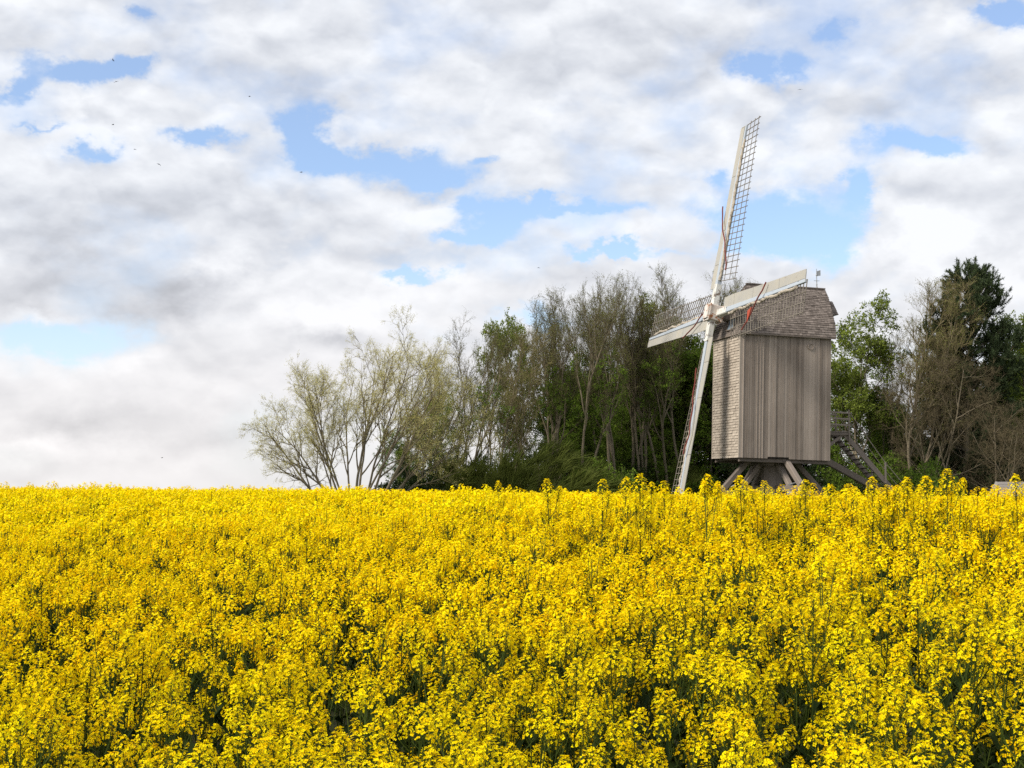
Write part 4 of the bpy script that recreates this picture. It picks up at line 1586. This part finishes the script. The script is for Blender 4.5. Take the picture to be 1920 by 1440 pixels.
def rape_plant(seed, lod, H=1.3, tall=False):
    """one plant: branching green stem with leaves and pods, and a dome of four-petalled flowers on each shoot"""
    r = np.random.default_rng(seed)
    st, fl = MB(), MB()
    nr = int(r.integers(9, 13)) if lod < 2 else 9
    lanky = tall or lod < 2 and seed % 4 == 0
    if lanky:
        nr, H = 5, H * (1.0 if tall else 1.07)
    heads = []
    sides = 3
    top = np.array([r.normal(0, .03), r.normal(0, .03), H])
    axis = [np.zeros(3), top * [.3, .3, .35], top * [.7, .7, .7], top]
    st.tube(axis, [.006, .005, .0038, .0022], sides, tone=.35, cap=False)
    heads.append((top, unit(top - axis[2]), 1.4 if tall else 1.2))
    for i in range(nr - 1):
        t = .40 + .50 * (i + r.random()) / (nr - 1)
        if lanky:
            t = .70 + .25 * (i + r.random()) / nr
        p = np.array([np.interp(t, (0, .35, .7, 1), [a[k] for a in axis]) for k in range(3)])
        az = i * 2.4 + r.uniform(-.5, .5)
        out = r.uniform(.07, .19) * (1.15 - .5 * t)
        ht = min(H * .985, p[2] + r.uniform(.16, .36) + .08 * (1 - t))
        if tall:
            ht = min(ht, H * r.uniform(.82, .985))
            out *= r.uniform(.35, .9)
        e = np.array([p[0] + math.cos(az) * out, p[1] + math.sin(az) * out, ht])
        m_ = p * .45 + e * .55 + [0, 0, -.05]
        st.tube([p, m_, e], [.0032, .0026, .0016], sides, tone=float(r.uniform(.3, .8)), cap=False)
        heads.append((e, unit(e - m_ + [0, 0, .05]), r.uniform(.65, 1.1)))
    P, Dr, S, A, B = [], [], [], [], []
    for (e, d, s) in heads:
        nf = {0: 34, 1: 23, 2: 12}[lod]
        nf = int(nf * s * r.uniform(.8, 1.15) * (1.6 if tall else 1))
        x = unit(np.cross(d, [.3, .8, .2]))
        y = np.cross(d, x)
        for i in range(nf):
            f = i / nf
            az = i * 2.399 + r.uniform(-.3, .3)
            el = .25 + 1.05 * f
            R = (.038 * (1 - .5 * f ** 3)) * s * r.uniform(.7, 1.2)
            h = (-.068 + .088 * f) * s
            o = (x * math.cos(az) + y * math.sin(az)) * R * math.cos(el * .9) + d * (h + R * .3)
            q = e + o
            P.append(q)
            Dr.append(unit((x * math.cos(az) + y * math.sin(az)) * (1.1 - f) + d * (.35 + f) + r.normal(size=3) * .35))
            S.append(r.uniform(.8, 1.2))
            if lod == 0:
                A.append(e + d * (h - .012)); B.append(q)
        if lod == 0:
            for i in range(9):
                az = i * 2.4
                q = e + d * (.012 + r.uniform(0, .012)) * s + (x * math.cos(az) + y * math.sin(az)) * .007
                w_ = unit(np.cross(d, r.normal(size=3))) * .0016
                fl.add([q - w_, q + d * .001 - np.cross(w_, d), q + w_ + d * .002, q + d * .005], [(0, 1, 2, 3)], m=0, tone=.25)
        # young pods below the flowers
        npod = {0: 6, 1: 2, 2: 0}[lod]
        for i in range(npod):
            az = i * 2.4 + r.uniform(-.4, .4)
            q = e - d * (.080 + .012 * i) * s
            A.append(q); B.append(q + (x * math.cos(az) + y * math.sin(az)) * .026 + d * .022)
    if A:
        st.segs(A, B, .0009 if lod == 0 else .0014, .0006 if lod == 0 else .001, 3, tone=.7)
    P, Dr, S = np.array(P), np.array(Dr), np.array(S)
    pick = r.integers(0, 3, len(P))
    for v in range(3):
        m_ = pick == v
        tile(fl, FLOWERS[lod][v], P[m_], rotmats(Dr[m_], r.uniform(0, 6.28, m_.sum())), S[m_], r.normal(0, .14, m_.sum()))
    # leaves
    nl = {0: 9, 1: 6, 2: 3}[lod]
    for i in range(nl):
        t = .15 + .6 * i / nl
        p = np.array([top[0] * t, top[1] * t, H * t])
        az = i * 2.3 + r.uniform(-.5, .5)
        L = (.20 - .12 * t) * r.uniform(.8, 1.3)
        w = L * .22
        e = np.array([math.cos(az), math.sin(az), 0])
        f = np.array([-math.sin(az), math.cos(az), 0]) * w
        z1, z2 = .05, r.uniform(-.06, .02)
        st.add([p, p + e * L * .5 + f + [0, 0, z1], p + e * L * .5 - f + [0, 0, z1], p + e * L + [0, 0, z2], p + e * L * .5 + [0, 0, z1 - .012]],
               [(0, 4, 3, 1), (0, 2, 3, 4)], m=1, tone=float(r.uniform(.1, .9)))
    return st, fl


FLOWERS = [[flower_proto(l, 5 + i) for i in range(3)] for l in range(3)]


def merged(seed, lod):
    st, fl = rape_plant(seed, lod)
    mb = MB()
    v, q, t, qm, tm, qt, tt = st.arrays()
    mb.add(v, q, t if len(t) else None, m=0, tone=0) if False else None
    mb.v.append(v); mb.q.append(q); mb.qm.append(qm + 1); mb.qt.append(qt); mb.n = len(v)
    v, q, t, qm, tm, qt, tt = fl.arrays()
    mb.v.append(v); mb.q.append(q + mb.n); mb.qm.append(qm); mb.qt.append(qt); mb.n += len(v)
    return mb


TALL = [(947, 897, 12.5), (1048, 894, 9.6), (1122, 894, 9.6), (1162, 891, 9.2), (1198, 885, 8.8), (1210, 900, 8.9), (1244, 897, 9.8), (1316, 886, 8.6), (1369, 898, 9.5),
        (1401, 888, 9.0), (1422, 898, 9.3), (1495, 895, 9.2), (1517, 904, 9.6), (1550, 904, 9.4), (1631, 890, 8.6), (1665, 905, 8.9), (1684, 898, 8.8), (1702, 891, 8.7),
        (1741, 889, 8.5), (1776, 876, 8.3), (1806, 909, 9.0), (1909, 886, 8.0)]


def field():
    r = np.random.default_rng(2024)
    bands = [(1.2, 6.8, 19, 0, 8), (6.8, 13.5, 22, 1, 7), (13.5, 36, 21, 2, 6)]
    mb = MB()
    for (y0, y1, dn, lod, nv) in bands:
        area_w = lambda y: .40 * y + (1.6 if lod == 0 else 3.0)
        n = int(dn * (y1 - y0) * area_w(y1) * 2)
        y = r.uniform(y0, y1, n)
        x = r.uniform(-1, 1, n) * area_w(y1)
        k = np.abs(x) < area_w(y)
        x, y = x[k], y[k]
        # thin patches
        dens = .5 + .5 * np.sin(x * 2.1 + 1.3 * np.sin(y * 1.7)) * np.cos(y * 1.9 + .8 * np.sin(x * 1.3))
        k = r.random(len(x)) < (.55 + .45 * dens if lod == 0 else .72 + .28 * dens)
        x, y = x[k], y[k]
        n = len(x)
        hv = 1 + r.normal(0, .07, n) + .035 * np.sin(x * 1.7 + y * .9) + .03 * np.sin(x * 3.9 - y * 2.3)
        hv = np.clip(hv, .76, 1.06) + (r.random(n) < .09) * r.uniform(0, .08, n)
        z = zg(x, y)
        pos = np.stack([x, y, z], -1)
        tilt = np.stack([r.normal(.05, .06, n), r.normal(0, .06, n), np.ones(n)], -1)
        R = rotmats(tilt, r.uniform(0, 6.28, n))
        sc = np.stack([hv * r.uniform(.9, 1.15, n)] * 2 + [hv], -1)
        pick = r.integers(0, nv, n)
        tn = r.normal(0, .10, n)
        for v in range(nv):
            m_ = pick == v
            tile(mb, merged(900 + v, lod), pos[m_], R[m_], sc[m_], tn[m_])
    o = mb.build('rapeseed_crop', [M_PETAL, M_RSTEM, M_RLEAF])
    tag(o, 'dense yellow flowering rapeseed crop covering the whole field up to the trees', 'crop', kind='stuff')
    # the tall plants that stand above the crop's edge
    where = {947: 'above the crop edge left of the large broom bush', 1048: 'before the right side of the large broom bush', 1122: 'left of the thick light trunk',
             1162: 'before the thick light trunk', 1198: 'well right of the thick light trunk, the highest there', 1210: 'close to the right of a higher one before the dark wood',
             1244: 'left of the lower sail tip', 1316: 'between the lower sail tip and the trestle', 1369: 'before the leftmost trestle leg', 1401: 'before the front trestle leg, higher than its neighbours',
             1422: 'before the main post of the trestle', 1495: 'before the right legs of the trestle', 1517: 'right of the trestle legs, a low one', 1550: 'below the right corner of the mill body',
             1631: 'before the tail pole of the mill', 1665: 'at the foot of the mill stair post', 1684: 'just right of the mill stair', 1702: 'right of the mill stair, taller of a pair',
             1741: 'before the round bright green bush', 1776: 'with the highest head, right of the round bush', 1806: 'left of the low stone hut', 1909: 'before the low stone hut at the right edge'}
    protos = []
    for v in range(9):
        st, fl = rape_plant(1201 + v * 2, 0, 1.3, True)
        protos.append((st.mesh('stem', [M_RSTEM, M_RLEAF]), fl.mesh('flowers', [M_PETAL])))
    for i, (px, py, Y) in enumerate(TALL):
        Y *= 1.13
        x = at_px(px, Y)
        z0 = float(zg(x, Y))
        top = EYE + (HZ - py - 4) / FPX * Y
        s = (top - z0) / 1.335
        o = empty('rapeseed_plant', (x, Y, z0), i * 1.7, 'tall yellow rapeseed plant ' + where[px], 'flower', 'tall rapeseed plants above the crop edge')
        o.scale = (s * (.8 + .07 * (i * 3 % 5)), s * .9, s)
        o.rotation_euler = (rad((i * 37 % 11) - 5) * .5, rad((i * 53 % 13) - 4) * .5, i * 1.7)
        for nm, me in zip(('stem', 'flowers'), protos[i * 5 % 9]):
            c = bpy.data.objects.new(nm, me)
            C.collection.objects.link(c)
            c.parent = o


field()
